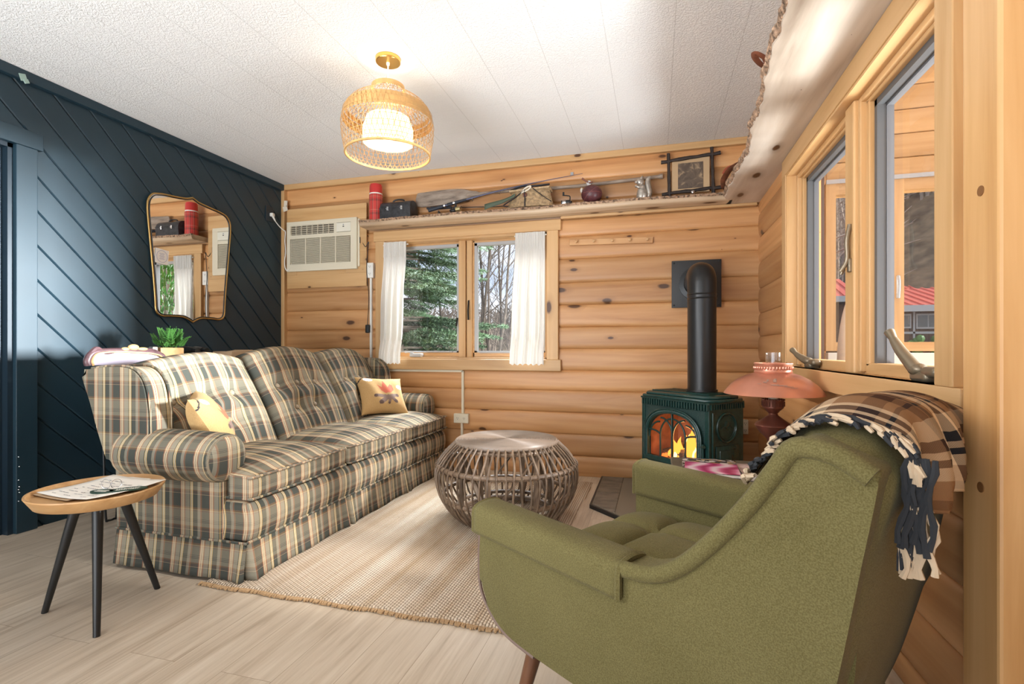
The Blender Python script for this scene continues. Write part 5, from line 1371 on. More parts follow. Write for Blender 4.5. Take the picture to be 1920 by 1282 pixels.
# ------------------------------------------------------------------ woven pendant lamp
PD_ = thing('pendant_lamp', 'woven bamboo pendant lamp hanging from a brass ceiling rose', 'lamp', (-1.300, 2.297, 2.43))
q = MB(); q.lathe([(0, 0), (.061, 0), (.062, -.004), (.062, -.020), (.060, -.023), (0, -.023)], 48); q.build('ceiling_rose', M_brass, PD_, smooth=40)
q = MB(); q.cyl((0, 0, -.02), (0, 0, -.20), .004, n=10); q.lathe([(0, -.022), (.009, -.022), (.008, -.034), (.004, -.036)], 16); q.build('cord', M_white, PD_)
def sprof(s):   # outer shade: s = 0 at the top collar, 1 at the bottom rim
    pts = [(.079, -.145), (.083, -.170), (.118, -.192), (.178, -.228), (.216, -.275), (.228, -.335), (.225, -.40), (.216, -.45), (.209, -.485)]
    k = s*(len(pts)-1); i = min(int(k), len(pts)-2); f_ = k-i
    return tuple(pts[i][e]+(pts[i+1][e]-pts[i][e])*f_ for e in (0, 1))
NK = 54
q = MB()
for dirn in (-1, 1):
    for k in range(NK):
        for i in range(26):
            s0, s1 = .10+.90*i/26, .10+.90*(i+1)/26; tw = .55*dirn; e = .0012*dirn
            pts = []
            for s, w in ((s0, -1), (s0, 1), (s1, 1), (s1, -1)):
                r_, z = sprof(s); a = 2*PI*(k+.25*dirn)/NK + tw*s + w*.0016/max(.06, r_); pts.append(((r_+e)*math.cos(a), (r_+e)*math.sin(a), z))
            q.face(pts)
sh = q.build('lamp_shade', M_bamboo, PD_, smooth=0)
q = MB()
for s in [.34+.66*i/22 for i in range(23)][::2]:
    r_, z = sprof(s); q.tube([((r_+.001)*math.cos(2*PI*i/64), (r_+.001)*math.sin(2*PI*i/64), z) for i in range(64)], .0013, 4, closed=True)
q.build('weft', M_bamboo, sh, smooth=0)
q = MB(); q.lathe([(.079, -.140), (.082, -.142), (.083, -.165), (.080, -.166), (.079, -.140)], 48); q.build('hoop', M_bamboo, sh)
q = MB(); q.lathe([(.205, -.484), (.212, -.484), (.213, -.494), (.206, -.495), (.205, -.484)], 64); q.build('hoop', M_bamboo, sh)
# denser band half way down, and the inner shade round the bulb
q = MB()
for s_ in range(3):
    z_ = -.262-.022*s_; r_ = (.213, .222, .226)[s_]; q.lathe([(r_-.006, z_), (r_-.004, z_-.021)], 64)
q.build('inner_band', M_bamboo, sh)
q = MB(); q.lathe([(.06, -.29), (.105, -.305), (.125, -.36), (.122, -.43), (.105, -.435)], 48); 
def diffuser():
    m = bpy.data.materials.new('paper_diffuser'); m.use_nodes = True; t = m.node_tree; t.nodes.clear()
    o = nd(t, 'ShaderNodeOutputMaterial'); d = nd(t, 'ShaderNodeBsdfDiffuse', {0: (.8, .68, .48, 1)}); l = nd(t, 'ShaderNodeBsdfTranslucent', {0: (.9, .74, .48, 1)})
    mx = nd(t, 'ShaderNodeMixShader', {0: .6, 1: d.outputs[0], 2: l.outputs[0]}); t.links.new(mx.outputs[0], o.inputs[0]); return m
q.build('diffuser', diffuser(), PD_)
q = MB(); q.sphere((0, 0, -.375), (.04, .04, .045), 20, 14); q.build('bulb', M_bulb, PD_)
lamp('pendant_glow', 'POINT', (-1.300, 2.297, 2.43-.375), (0, 0, 0), 36, (1.0, 0.84, 0.62), shadow_soft_size=.05)

# ------------------------------------------------------------------ shelf over the back window, slab shelf over the side window
sf = thing('wall_shelf', 'live-edge pine shelf along the back wall above the window', 'shelf', (-.93, 3.75, 1.967))
q = MB(); SXL, SXR = -2.335, .50
def edge(x): return 3.652+.008*math.sin(x*5.1)+.005*math.sin(x*13.7)+.025*sstep(.1, .5, x)
def shf(i, j):
    x = SXL+(SXR-SXL)*i/110; e = edge(x); b = .006*math.sin(x*37)+.004*math.sin(x*71)
    P = [(YB-.02, 1.967), (e+.012, 1.967), (e+.002, 1.975), (e-.002, 1.99), (e+.002, 2.003), (e+.006, 2.012), (YB-.02, 2.012)]
    y, z = P[j]; return (x, y, z)
N_ = q.grid(shf, 110, 6)
for c_ in (N_[0], N_[-1]): q.bm.faces.new(c_)
q.build('plank', M_slabX, sf, world=True, smooth=45)
q = MB(); R = random.Random(8)
q.grid(lambda i, j: (lambda x: (x, edge(x)+(.022, -.003, -.006, .0)[j]+R.uniform(-.0025, .0025), (2.0125, 2.017, 2.008, 1.999)[j]+R.uniform(-.0025, .003)))(SXL+(SXR-SXL)*i/260), 260, 3); q.build('bark_edge', M_bark, sf, world=True, smooth=0)
q = MB(); q.bb(-.69, XR-.01, YB-.06, YB-.02, 1.948, 1.967, bev=.003, r=.42); struct(q.build('trim_8', M_pX, smooth=0))
sb = thing('slab_shelf', 'thick live-edge slab shelf with bark along the wall above the side window', 'shelf', (.56, 2.3, 1.967))
EDG = [(3.80, .452), (3.70, .455), (3.50, .440), (3.34, .447), (3.10, .452), (2.95, .462), (2.787, .460), (2.62, .435), (2.521, .427), (2.35, .430), (2.214, .414), (2.05, .395), (1.936, .386), (1.781, .381), (1.627, .379), (1.4, .372), (1.1, .37), (.85, .375)]
ev = cat2(EDG, 10); NE = len(ev)-1
def slab(i, j):
    y, x = ev[i]; w = .004*math.sin(y*29)+.003*math.sin(y*53)
    P = [(XR+.02, 1.967), (x+.02+w, 1.967), (x+w, 1.974), (x-.004+w, 1.99), (x+.004+w, 2.015), (x+.02+w, 2.026), (XR+.02, 2.026)]
    a, z = P[j]; return (a, y, z)
q = MB(); N_ = q.grid(slab, NE, 6)
for c_ in (N_[0], N_[-1]): q.bm.faces.new(c_)
q.build('plank', M_slab, sb, world=True, smooth=45)
q = MB(); R = random.Random(3)
def brk(i, j):
    y, x = ev[min(NE, i//2)]; w = .004*math.sin(y*29)+.003*math.sin(y*53)+R.uniform(-.005, .004)
    dx, z = [(.012, 1.976), (-.004, 1.982), (-.012, 1.995), (-.010, 2.012), (.0, 2.024), (.02, 2.030)][j]
    return (x+dx+w, y+R.uniform(-.003, .003)-(.0 if i % 2 == 0 else .009), z+R.uniform(-.003, .003))
q.grid(brk, NE*2, 5); q.build('bark_edge', M_bark, sb, world=True, smooth=0)
# straps lying on the slab
t = thing('leather_strap', 'dark red leather strap on the slab shelf near the back wall', 'strap', (.45, 3.4, 2.027))
q = MB(); q.tube(cat([(.05, -.28, .008), (.0, -.12, .03), (-.015, -.02, .035), (-.03, .08, .02), (-.02, .17, .012), (.0, .28, .02), (.05, .33, .01)], 6), .02, 8, flat=.3); q.build('strap', M_leather, t)
q = MB(); q.tube(cat([(-.008, -.10, .036), (-.022, -.04, .042), (-.03, .02, .036)], 5), .02, 8, flat=.35); q.tube(cat([(-.02, .15, .018), (-.012, .21, .022), (.0, .26, .026)], 5), .018, 8, flat=.4); q.build('red_lining', M_redstrap, t)
t = thing('leather_loop', 'brown leather loop sticking out over the bark edge of the slab shelf', 'strap', (.41, 2.12, 2.03))
q = MB(); q.tube(cat([(.05, .02, .0), (-.01, .01, .012), (-.045, -.02, .03), (-.05, -.05, .034), (-.02, -.04, .02), (.0, -.02, .004), (.03, -.05, .004)], 6), .014, 8, flat=.3); q.build('strap', M_leather, t)

# things on the back shelf
ZS_ = 2.0175
t = thing('thermos_flask', 'red plaid thermos flask with a red cup lid', 'flask', (-2.232, 3.745, ZS_))
q = MB(); q.lathe([(0, 0), (.055, 0), (.056, .01), (.056, .215), (.052, .222), (0, .222)], 32); q.build('body', M_flask, t, smooth=40)
q = MB(); q.lathe([(.0525, .222), (.0535, .222), (.0535, .232), (.0525, .232)], 32); q.build('collar', M_paper, t)
q = MB(); q.lathe([(.052, .230), (.0515, .29), (.047, .306), (.035, .312), (0, .313)], 32); q.build('cup_lid', M_red, t, smooth=40)
t = thing('lunch_box', 'black metal dome-top lunch box with two latches', 'lunch box', (-2.02, 3.742, ZS_))
dome = [(-.07, .0), (.07, .0), (.07, .085)] + [(.07*math.cos(a), .085+.062*math.sin(a)) for a in [PI*i/14 for i in range(1, 14)]] + [(-.07, .085)]
q = MB(); q.prism(dome, lambda a, b, d: (d, a, b), -.137, .137, bev=.006); q.build('body', M_tin, t, smooth=35)
q = MB(); q.bb(-.139, .139, -.073, -.068, .083, .089); q.build('seam', M_tin, t, smooth=0)
for x in (-.062, .062):
    q = MB(); q.bb(x-.009, x+.009, -.078, -.07, .062, .095, bev=.003); q.cyl((x-.012, -.077, .078), (x+.012, -.077, .078), .004, n=8); q.build('latch', M_chrome, t, smooth=0)
q = MB(); q.tube(cat([(-.05, 0, .146), (-.042, 0, .160), (0, 0, .167), (.042, 0, .160), (.05, 0, .146)], 5), .007, 8); q.build('handle', M_black, t)
t = thing('wooden_oar', 'weathered grey wooden oar lying along the back of the shelf', 'oar', (-.9, 3.814, 2.19))
q = MB(); bl = [(-.985, -.055), (-.99, .045), (-.93, .055), (-.75, .062), (-.60, .055), (-.52, .035), (-.45, .02), (-.45, -.012), (-.52, -.03), (-.62, -.05), (-.8, -.058)]
q.prism(cat2(bl, 3, True), lambda a, b, d: (a, d, b), -.009, .009, bev=.005, r=.3); q.build('blade', M_oar, t, smooth=50)
q = MB(); q.tube(cat([(-.55, 0, .004), (-.2, 0, .01), (.2, 0, .0), (.6, 0, .006), (.88, 0, .016), (.95, 0, .018)], 6), [.016+.006*(i > 26) for i in range(31)], 10, flat=.8, rv=.4); q.build('shaft', M_oar, t)
t = thing('fishing_rod', 'dark blue fishing rod with a spinning reel propped along the shelf', 'fishing rod', (-1.55, 3.70, ZS_))
A0 = Vector((-.185, .0, .045)); B0 = Vector((1.03, .06, .245)); dv = (B0-A0)
def rp(s): return A0+dv*s+Vector((0, 0, .022*math.sin(PI*min(1, s*1.0))))
q = MB(); q.tube([rp(s) for s in (0, .05, .10, .102)], [.015, .0145, .0135, .009], 12); q.tube([rp(s) for s in (.13, .2, .26)], [.013, .0125, .009], 12); q.build('grip', M_navys, t)
q = MB(); q.tube([rp(s) for s in [.1+.9*i/20 for i in range(21)]], [.008-.0065*i/20 for i in range(21)], 8); q.build('rod', plain('navy_rod', (0.02, 0.025, 0.09), .3), t)
q = MB()
for s in (.105, .17): q.cyl(rp(s), rp(s+.012), .0155, n=12)
for s in (.30, .48): 
    c_ = rp(s); q.tube([c_+Vector((.0, .012*math.sin(a), -.016+.012*math.cos(a))) for a in [2*PI*i/12 for i in range(12)]], .0018, 5, closed=True)
q.build('fitting', M_chrome, t)
rl = MB(); c_ = rp(.19); rl.tube(cat([c_, c_+Vector((-.005, 0, -.03)), c_+Vector((-.02, 0, -.05)), c_+Vector((-.04, 0, -.066))], 4), .007, 8); rl.sphere(c_+Vector((-.028, 0, -.062)), (.028, .018, .017)); rl = rl.build('reel', M_black, t)
q = MB(); q.cyl(c_+Vector((-.002, 0, -.056)), c_+Vector((.034, 0, -.052)), .017, .019, 16); q.build('spool', plain('gold_spool', (.55, .45, .22), .3, metal=.8), rl); q = MB(); q.tube(cat([c_+Vector((.03, .02, -.05)), c_+Vector((.045, 0, -.03)), c_+Vector((.03, -.02, -.05))], 4), .002, 5); q.build('bail', M_chrome, rl)
t = thing('fishing_rod', 'thin second fishing rod lying low behind the reel of the blue rod', 'fishing rod', (-1.55, 3.775, ZS_))
q = MB(); q.tube([(-.20, 0, .085), (-.02, 0, .078)], [.013, .010], 10); q.tube([(-.235, 0, .087), (-.2, 0, .085)], .009, 8); q.build('grip', M_navys, t)
q = MB(); q.tube([(-.03, 0, .078), (.3, 0, .058), (.44, 0, .052)], [.004, .003, .0025], 6); q.build('rod', M_black, t)
cr_ = thing('fishing_creel', 'wicker fishing creel with dark leather straps on the shelf', 'basket', (-.905, 3.72, ZS_))
def creel(i, j):
    a = 2*PI*i/40; s = j/14; w = (.175-.035*s)*(1 if True else 1); d = .085-.02*s; z = .005+.125*s-.012*s*(math.cos(a*2))*0
    sq = (abs(math.cos(a))**2.6+abs(math.sin(a))**2.6)**(-1/2.6)
    return (w*math.cos(a)*sq, d*math.sin(a)*sq*(1 if math.sin(a) < 0 else .9), z+.004*math.sin(j*3.1+(i % 2)*PI)*0)
q = MB(); N_ = q.grid(creel, 40, 14, cu=True); q.bm.faces.new([r_[0] for r_ in N_]); q.bm.faces.new([r_[-1] for r_ in N_]); q.build('basket', M_wicker, cr_, smooth=60)
q = MB()
for j in range(0, 15):
    q.tube([Vector(creel(i, j))*1.0+Vector((0, -.0016, 0)) for i in range(40)], .0028, 4, closed=True)
for k in range(20): q.tube([Vector(creel(k*2, j))*1.012 for j in range(15)], .0024, 4)
q.build('weave', M_wicker, cr_, kind='stuff')
def srf(x, z): 
    s = max(0, min(1, (z-.005)/.125)); return -(.085-.02*s)-.006
q = MB(); q.prism([(-.15, .118), (.155, .128), (.16, .140), (-.145, .132)], lambda a, b, d: (a, d, b), -.075, .065, bev=.004); q.build('lid', M_wicker, cr_)
for name, pts, w in (('strap', [(-.03, .135), (-.025, .08), (-.022, .0)], .014), ('strap', [(.03, .135), (.10, .075), (.175, .02)], .011), ('strap', [(-.02, .135), (-.10, .07), (-.185, .018), (-.15, .004)], .010)):
    q = MB(); q.tube(cat([(x, srf(x, z)-.002, z) for x, z in pts], 6), w, 8, flat=.25); q.build(name, M_navys, cr_)
q = MB(); q.tube(cat([(-.14, -.04, .142), (-.05, -.06, .156), (.05, -.06, .152), (.15, -.03, .165)], 6), .012, 8, flat=.5); q.build('strap', M_navys, cr_)
q = MB(); q.box((-.024, srf(0, .085)-.006, .085), (.03, .006, .026), bev=.002); q.build('buckle', M_leather, cr_)
q = MB(); q.tube(cat([(-.06, -.07, .10), (-.02, -.085, .135), (.02, -.085, .145), (.0, -.086, .12), (-.05, -.08, .105)], 5), .006, 6); q.build('cord', M_cream, cr_)
q = MB(); 
def ostr(i, j): 
    s = i/14; x = -.10-.235*s; return (x, -.088+.01*math.sin(s*5), .09-.075*s**.8+(j-1)*.017*(.6+.6*s))
q.grid(ostr, 14, 2); o = q.build('webbing', M_olive, cr_, smooth=80); so = o.modifiers.new('t', 'SOLIDIFY'); so.thickness = .003
t = thing('fishing_reel', 'small black fishing reel between the creel and the football', 'reel', (-.622, 3.70, ZS_))
q = MB(); q.cyl((-.045, 0, .02), (.015, 0, .022), .02, .018, 16); q.cyl((.02, 0, .004), (.02, 0, .03), .012, n=10); q.bb(-.01, .05, -.01, .01, 0, .008); q.build('body', M_black, t)
q = MB(); q.cyl((-.035, 0, .02), (-.012, 0, .021), .0205, n=16); q.build('spool', M_chrome, t)
q = MB(); q.tube(cat([(.018, -.01, .028), (.020, -.012, .06), (.0, -.014, .068), (-.025, -.014, .072)], 4), .0045, 6); q.cyl((-.028, -.014, .07), (-.028, -.014, .095), .0075, n=10); q.build('crank', M_black, t)
t = thing('football', 'dark oxblood leather football on the shelf', 'ball', (-.446, 3.705, ZS_+.068))
q = MB(); q.sphere((0, 0, 0), (.076, .074, .068), 28, 20); q.build('ball', M_balll, t)
q = MB()
for pl in range(2):
    for sgn in (1,):
        q.tube([Vector((.0765*math.cos(a)*(1 if pl == 0 else .72), -.0745*abs(math.sin(a)) if pl == 0 else -.0745*math.sin(a)*.98, .0 if pl == 0 else .049*math.cos(a)))*1.004 for a in [PI*i/24 for i in range(25)]], .0011, 4)
q.build('stitching', plain('ball_stitch', (.30, .10, .08), .6), t)
q = MB(); q.sphere((-.07, -.01, .03), (.012, .03, .02), 10, 8); q.build('pale_patch', M_paper, t)
t = thing('rod_clamp', 'grey metal rod clamp with a wing lever standing behind the football', 'clamp', (-.475, 3.788, ZS_))
q = MB(); q.box((0, 0, .075), (.032, .02, .15), bev=.004); q.cyl((0, -.016, .175), (0, .016, .175), .018, n=16); q.box((0, 0, .16), (.03, .018, .03), bev=.004); q.build('bracket', M_chrome, t, smooth=35)
q = MB(); q.tube([(-.005, -.014, .18), (-.03, -.016, .197), (-.05, -.016, .213)], [.006, .006, .0085], 8); q.cyl((.0, -.02, .175), (.03, -.02, .178), .005, n=8); q.build('lever', M_leather, t)
q = MB(); q.cyl((-.025, -.01, .09), (-.025, -.01, .13), .008, n=8); q.build('peg', M_black, t)
t = thing('squirrel_figurine', 'silver squirrel figurine standing on the shelf beside the framed print', 'figurine', (-.088, 3.70, ZS_))
q = MB(); prof_b = [(0, 0), (.036, .0), (.041, .015), (.040, .035), (.035, .06), (.028, .085), (.022, .10), (.012, .11), (0, .112)]
q.lathe([(r_*.92, z) for r_, z in prof_b], 24, o=(-.006, 0, 0)); q.sphere((-.018, -.003, .124), (.028, .022, .024), 20, 14, rot=Euler((0, .35, 0)).to_matrix()); q.sphere((-.042, -.004, .126), (.014, .012, .011), 12, 8)
q.tube(cat([(-.0, -.018, .085), (-.025, -.026, .082), (-.048, -.022, .094)], 4), [.013, .012, .011, .0105, .010, .009, .009, .008, .008], 10); q.sphere((.012, -.018, .02), (.024, .02, .026), 14, 10); q.sphere((-.015, -.026, .006), (.024, .012, .008), 12, 8)
bd_ = q.build('body', M_silver, t, smooth=70)
q = MB()
for s in (-1, 1): q.lathe([(.010, 0), (.008, .014), (.0, .028)], 10, o=(-.006+.004*s, .009*s, .143), M=Euler((-.2*s, .45, 0)).to_matrix())
q.build('ear', M_silver, t)
q = MB(); q.tube(cat([(.030, .006, .012), (.045, .006, .04), (.040, .006, .08), (.034, .006, .115), (.040, .006, .142), (.056, .006, .156)], 5), [.014, .016, .018, .02, .02, .02, .021, .021, .021, .021, .021, .021, .021, .021, .02, .02, .02, .019, .018, .018, .017, .016, .015, .013, .012, .009], 12); q.build('tail', M_silver, t)
t = thing('framed_print', 'sepia print in a dark crossed-stick frame leaning on the back wall', 'picture', (.238, 3.79, 2.022))
q = MB(); q.bb(-.125, .125, -.004, .012, .045, .285); q.build('mat_board', plain('tan_mat', (.50, .34, .19), .8), t, smooth=0)
q = MB(); q.bb(-.085, .083, -.007, -.003, .075, .255); q.build('print', M_print, t, smooth=0)
R = random.Random(6)
for a, b in (((-.200, .272), (.195, .302)), ((-.195, .045), (.205, .065)), ((-.142, .0), (-.150, .33)), ((.150, .012), (.138, .345))):
    q = MB(); A_ = Vector((a[0], -.012, a[1])); B_ = Vector((b[0], -.012, b[1])); q.tube([A_.lerp(B_, i/10)+Vector((0, R.uniform(-.002, .002), R.uniform(-.003, .003))) for i in range(11)], [.0125*R.uniform(.85, 1.15) for _ in range(11)], 7); q.build('frame_stick', plain('burnt_stick', (.028, .018, .014), .6, nscale=40, namt=.5) if a[0] == -.200 else bpy.data.materials['burnt_stick'], t, smooth=35)
t = thing('glass_bauble', 'tiny shiny bauble under the framed print', 'ornament', (.245, 3.67, ZS_))
q = MB(); q.sphere((0, 0, .015), .014, 14, 10); q.build('bauble', M_chrome, t)
t = thing('shelf_snail', 'tiny dark trinket on the shelf below the fishing rod grip', 'ornament', (-1.64, 3.69, ZS_)); t.name = 'trinket'
q = MB(); q.sphere((0, 0, .014), (.012, .01, .014), 10, 8); q.sphere((-.004, 0, .03), .006, 8, 6); q.build('figure', M_black, t)

# ------------------------------------------------------------------ wall things
ac = thing('air_conditioner', 'beige through-wall air conditioner beside the navy wall', 'air conditioner', (-2.79, 3.80, 1.865))
aw, ah, y0, y1 = .352, .218, -.035, .012
q = MB(); q.bb(-aw, aw, -.018, y1-.009, -ah, -ah+.06); q.bb(-aw, aw, -.018, y1-.009, ah-.035, ah); q.bb(-aw, -aw+.035, -.0175, y1-.009, -ah+.0601, ah-.0351); q.bb(aw-.06, aw, -.0175, y1-.009, -ah+.0601, ah-.0351); q.bb(-aw+.0351, aw-.0601, -.017, y1-.009, .067, .10); q.bb(.13, .155, -.0165, y1-.009, .1001, ah-.0351)
q.bb(-aw+.01, aw-.01, y1-.008, y1+.006, -ah+.01, ah-.01); q.bb(aw+.0005, aw+.018, -.005, y1+.02, -ah+.02, ah-.01, bev=.003); q.build('housing', M_ivory, ac, smooth=0)
q = MB(); q.bb(-aw+.03, aw-.05, y1-.012, y1-.002, -ah+.04, ah-.03); q.build('recess', M_ivdark, ac, smooth=0)
q = MB()
for k in range(23):
    z = -ah+.066+k*.0096; q.box((-.013, -.013, z), (.60, .011, .0040), rot=Euler((.5, 0, 0)).to_matrix())
for x in (-.157, -.006, .145): q.bb(x-.004, x+.004, -.020, -.008, -ah+.06, .068)
q.build('intake_grille', M_ivory, ac, smooth=0)
q = MB()
for k in range(5): q.box((-.095, -.008, .112+k*.0175), (.45, .014, .0035), rot=Euler((.3, 0, 0)).to_matrix())
for k in range(9): q.bb(-.318+k*.0555, -.314+k*.0555, -.014, 0, .10, .184)
q.build('louver', M_ivory, ac, smooth=0)
q = MB(); q.bb(.155, .295, -.021, -.008, .103, .180, bev=.003); cp = q.build('control_panel', plain('pale_panel', (.74, .70, .58), .4), ac, smooth=0)
q = MB(); q.bb(.218, .232, -.023, -.020, .143, .150); q.build('display', M_black, cp, smooth=0)
q = MB(); q.cyl((.225, -.0225, .162), (.225, -.020, .162), .006, n=12); q.build('badge', M_vinyl, cp)
q = MB(); q.bb(aw+.018, aw+.022, -.002, .016, .0, .05); q.build('sensor', M_black, ac, smooth=0)
# white power cord from the outlet on the navy wall
ol = thing('wall_outlet', 'dark outlet plate on the navy wall near the corner', 'outlet', (XL+.004, 3.655, 2.13))
q = MB(); q.bb(0, .008, -.045, .045, -.065, .065, bev=.003); q.build('plate', M_bluedark, ol, smooth=0)
pc = thing('power_cord', 'white plug and cord running from the navy wall to the air conditioner', 'cord', (XL+.012, 3.665, 2.125))
q = MB(); q.box((.016, 0, .0), (.03, .034, .03), bev=.006); q.cyl((.02, .0, -.01), (.03, .02, -.05), .010, .005, 10); q.build('plug', M_white, pc, smooth=40)
q = MB(); q.tube(cat([(.03, .02, -.05), (.036, .06, -.085), (.045, .10, -.11), (.055, .115, -.125), (.053, .112, -.2), (.06, .112, -.3), (.05, .112, -.38), (.055, .112, -.44), (.075, .112, -.47), (.095, .115, -.455)], 6), .0042, 6); q.build('cord', M_white, pc)
def outlet(label, x, z, w, h, two=True):
    o = thing('wall_outlet', label, 'outlet', (x, YB-.03, z))
    q = MB(); q.bb(-w/2, w/2, -.018, .02, -h/2, h/2, bev=.004); q.build('box', M_white if two else M_ivory, o, smooth=0)
    for s in (-1, 1):
        q = MB(); cx_, cz_ = (0, s*h*.24) if h > w else (s*w*.22, 0)
        f = MB(); f.prism([(cx_+.015*math.cos(a), cz_+.015*math.sin(a)) for a in [2*PI*i/16 for i in range(16)]], lambda a, b, d: (a, d, b), -.020, -.015); f = f.build('socket', M_white if two else M_ivory, o, smooth=0)
        q.bb(cx_-.007, cx_-.005, -.0212, -.0195, cz_-.001, cz_+.008); q.bb(cx_+.005, cx_+.007, -.0212, -.0195, cz_-.001, cz_+.008); q.bb(cx_-.002, cx_+.002, -.0212, -.0195, cz_-.009, cz_-.005); q.build('slot', M_black, f, smooth=0)
    return o
outlet('tall white outlet box beside the left edge of the back window', -2.326, 1.63, .062, .128)
outlet('ivory outlet box low on the log wall by the coffee table', -1.502, .407, .125, .075, False)
outlet('ivory outlet on the log wall behind the right end of the green stove', .595, .425, .04, .10, False)
def race(label, pts, w=.018, mat=M_white):
    q = MB()
    for a, b in zip(pts, pts[1:]): q.bar((a[0], YB-.022, a[1]), (b[0], YB-.022, b[1]), w, .022, up=(0, 1, 0))
    return tag(q.build('cable_raceway', mat, smooth=0), label, 'cable cover')
race('upright white cable raceway between the outlet box and the sofa', [(-2.326, 1.57), (-2.326, .80)])
race('ivory raceway running under the back window and down to the low outlet', [(-2.30, .786), (-1.493, .786), (-1.493, .445)], mat=M_ivory)
race('short ivory raceway below the low outlet behind the coffee table', [(-1.50, .37), (-1.50, .0)], mat=M_ivory)
bc_ = thing('black_cord', 'thin black cord and inline plug hanging beside the raceway', 'cord', (-2.345, YB-.05, 1.9))
q = MB(); q.tube(cat([(-.06, .01, -.02), (-.02, 0, -.07), (.01, 0, -.03), (.0, .0, -.12), (-.008, 0, -.27), (.012, .0, -.5), (-.002, .0, -.74)], 6), .003, 6); q.build('cord', M_black, bc_)
q = MB(); q.rbox(-.018, .018, -.012, .016, -.80, -.73, r=.008); q.build('plug', M_black, bc_, smooth=60)
pk = thing('peg_rail', 'slim wooden peg rail with five pegs on the log wall right of the back window', 'peg rail', (-.323, YB-.03, 1.762))
q = MB(); q.bar((-.305, 0, .008), (.305, 0, -.008), .045, .016, up=(0, 1, 0), r=.6, bev=.003); q.build('rail', wood('peg_wood', 0, (.60, .33, .14), (.5, .25, .095), (.36, .17, .06)), pk, smooth=0)
for x in (-.25, -.12, .015, .14, .265):
    q = MB(); q.lathe([(.007, 0), (.0065, .02), (.011, .032), (.011, .038), (0, .042)], 14, o=(x, -.006, -x*.027), M=Matrix.Rotation(PI/2, 3, 'X')); q.build('peg', M_table, pk)
for i, (x, z, w, h, a) in enumerate(((-3.168, 2.258, .035, .05, .1), (-3.172, 2.212, .045, .045, -.25))):
    q = MB(); q.box((x, YB-.052, z), (w, .002, h), rot=Euler((0, a, 0)).to_matrix()); tag(q.build('paper_scrap', M_cream, smooth=0), ('upper' if i == 0 else 'lower')+' of two cream paper scraps stuck in the corner by the navy wall', 'paper')
q = MB(); q.box((XL+.034, 1.862, 2.385), (.003, .03, .035), rot=Euler((.3, 0, 0)).to_matrix()); q.box((XL+.036, 1.875, 2.37), (.006, .022, .02), rot=Euler((.5, 0, 0)).to_matrix()); tag(q.build('tape_scrap', plain('mint_tape', (.35, .48, .42), .5), smooth=0), 'pale green scrap of tape under the ceiling at the left edge', 'tape')
q = MB(); q.box((-.61, YB-.022, 2.293), (.022, .003, .022)); tag(q.build('sticker', M_vinyl, smooth=0), 'little square grey sticker on the top board above the creel', 'sticker')
# mirror
half = [(2.885, 2.050), (2.83, 2.030), (2.746, 2.018), (2.68, 2.012), (2.628, 2.004), (2.585, 1.990), (2.556, 1.953), (2.548, 1.90), (2.555, 1.80), (2.590, 1.45), (2.602, 1.30), (2.606, 1.235), (2.622, 1.200), (2.66, 1.187), (2.71, 1.190), (2.80, 1.190), (2.845, 1.178), (2.885, 1.157)]
mo = half + [(2*2.885-a, b) for a, b in reversed(half[1:-1])]
def dens(pts):
    # smooth except at the two points on the axis
    A_ = cat2(pts[:18], 5); B_ = cat2(pts[17:]+[pts[0]], 5); return A_[:-1]+B_[:-1]
mo = dens(mo)
mr = thing('wall_mirror', 'shield-shaped gold-framed mirror on the navy wall', 'mirror', (XL+.004, 2.885, 1.6))
q = MB(); q.prism(mo, lambda a, b, d: (d, a, b), XL+.004, XL+.020); q.build('backing', M_black, mr, world=True, smooth=0)
q = MB(); cy_, cz_ = 2.885, 1.6; q.prism([(cy_+(a-cy_)*.985, cz_+(b-cz_)*.99) for a, b in mo], lambda a, b, d: (d, a, b), XL+.019, XL+.022); q.build('mirror_glass', M_mirror, mr, world=True, smooth=0)
q = MB(); q.tube([(XL+.020, a, b) for a, b in mo], .0065, 8, closed=True); q.build('frame', M_gold, mr, world=True, smooth=60)
q = MB(); q.tube([(XL+.024, cy_+(a-cy_)*.965, cz_+(b-cz_)*.979) for a, b in mo], .0032, 6, closed=True); q.build('inner_bead', M_black, mr, world=True, smooth=60)

t = thing('paper_card', 'small white card with a printed ring stuck on the left edge of the mirror', 'card', (XL+.026, 2.645, 1.585))
q = MB(); q.box((0, 0, 0), (.002, .095, .098), rot=Euler((-.08, 0, 0)).to_matrix()); q.build('card', M_paper, t, smooth=0)
q = MB(); q.tube([(.0015, .038*math.cos(a), .04*math.sin(a)) for a in [2*PI*i/36 for i in range(36)]], .0012, 4, closed=True)
for k in range(5): q.bb(.001, .0016, -.018+.004*(k % 2), .018-.004*(k % 2), .018-k*.009, .0205-k*.009)
q.build('printed_ring', plain('lilac_ink', (.30, .28, .42), .7), t, smooth=0)

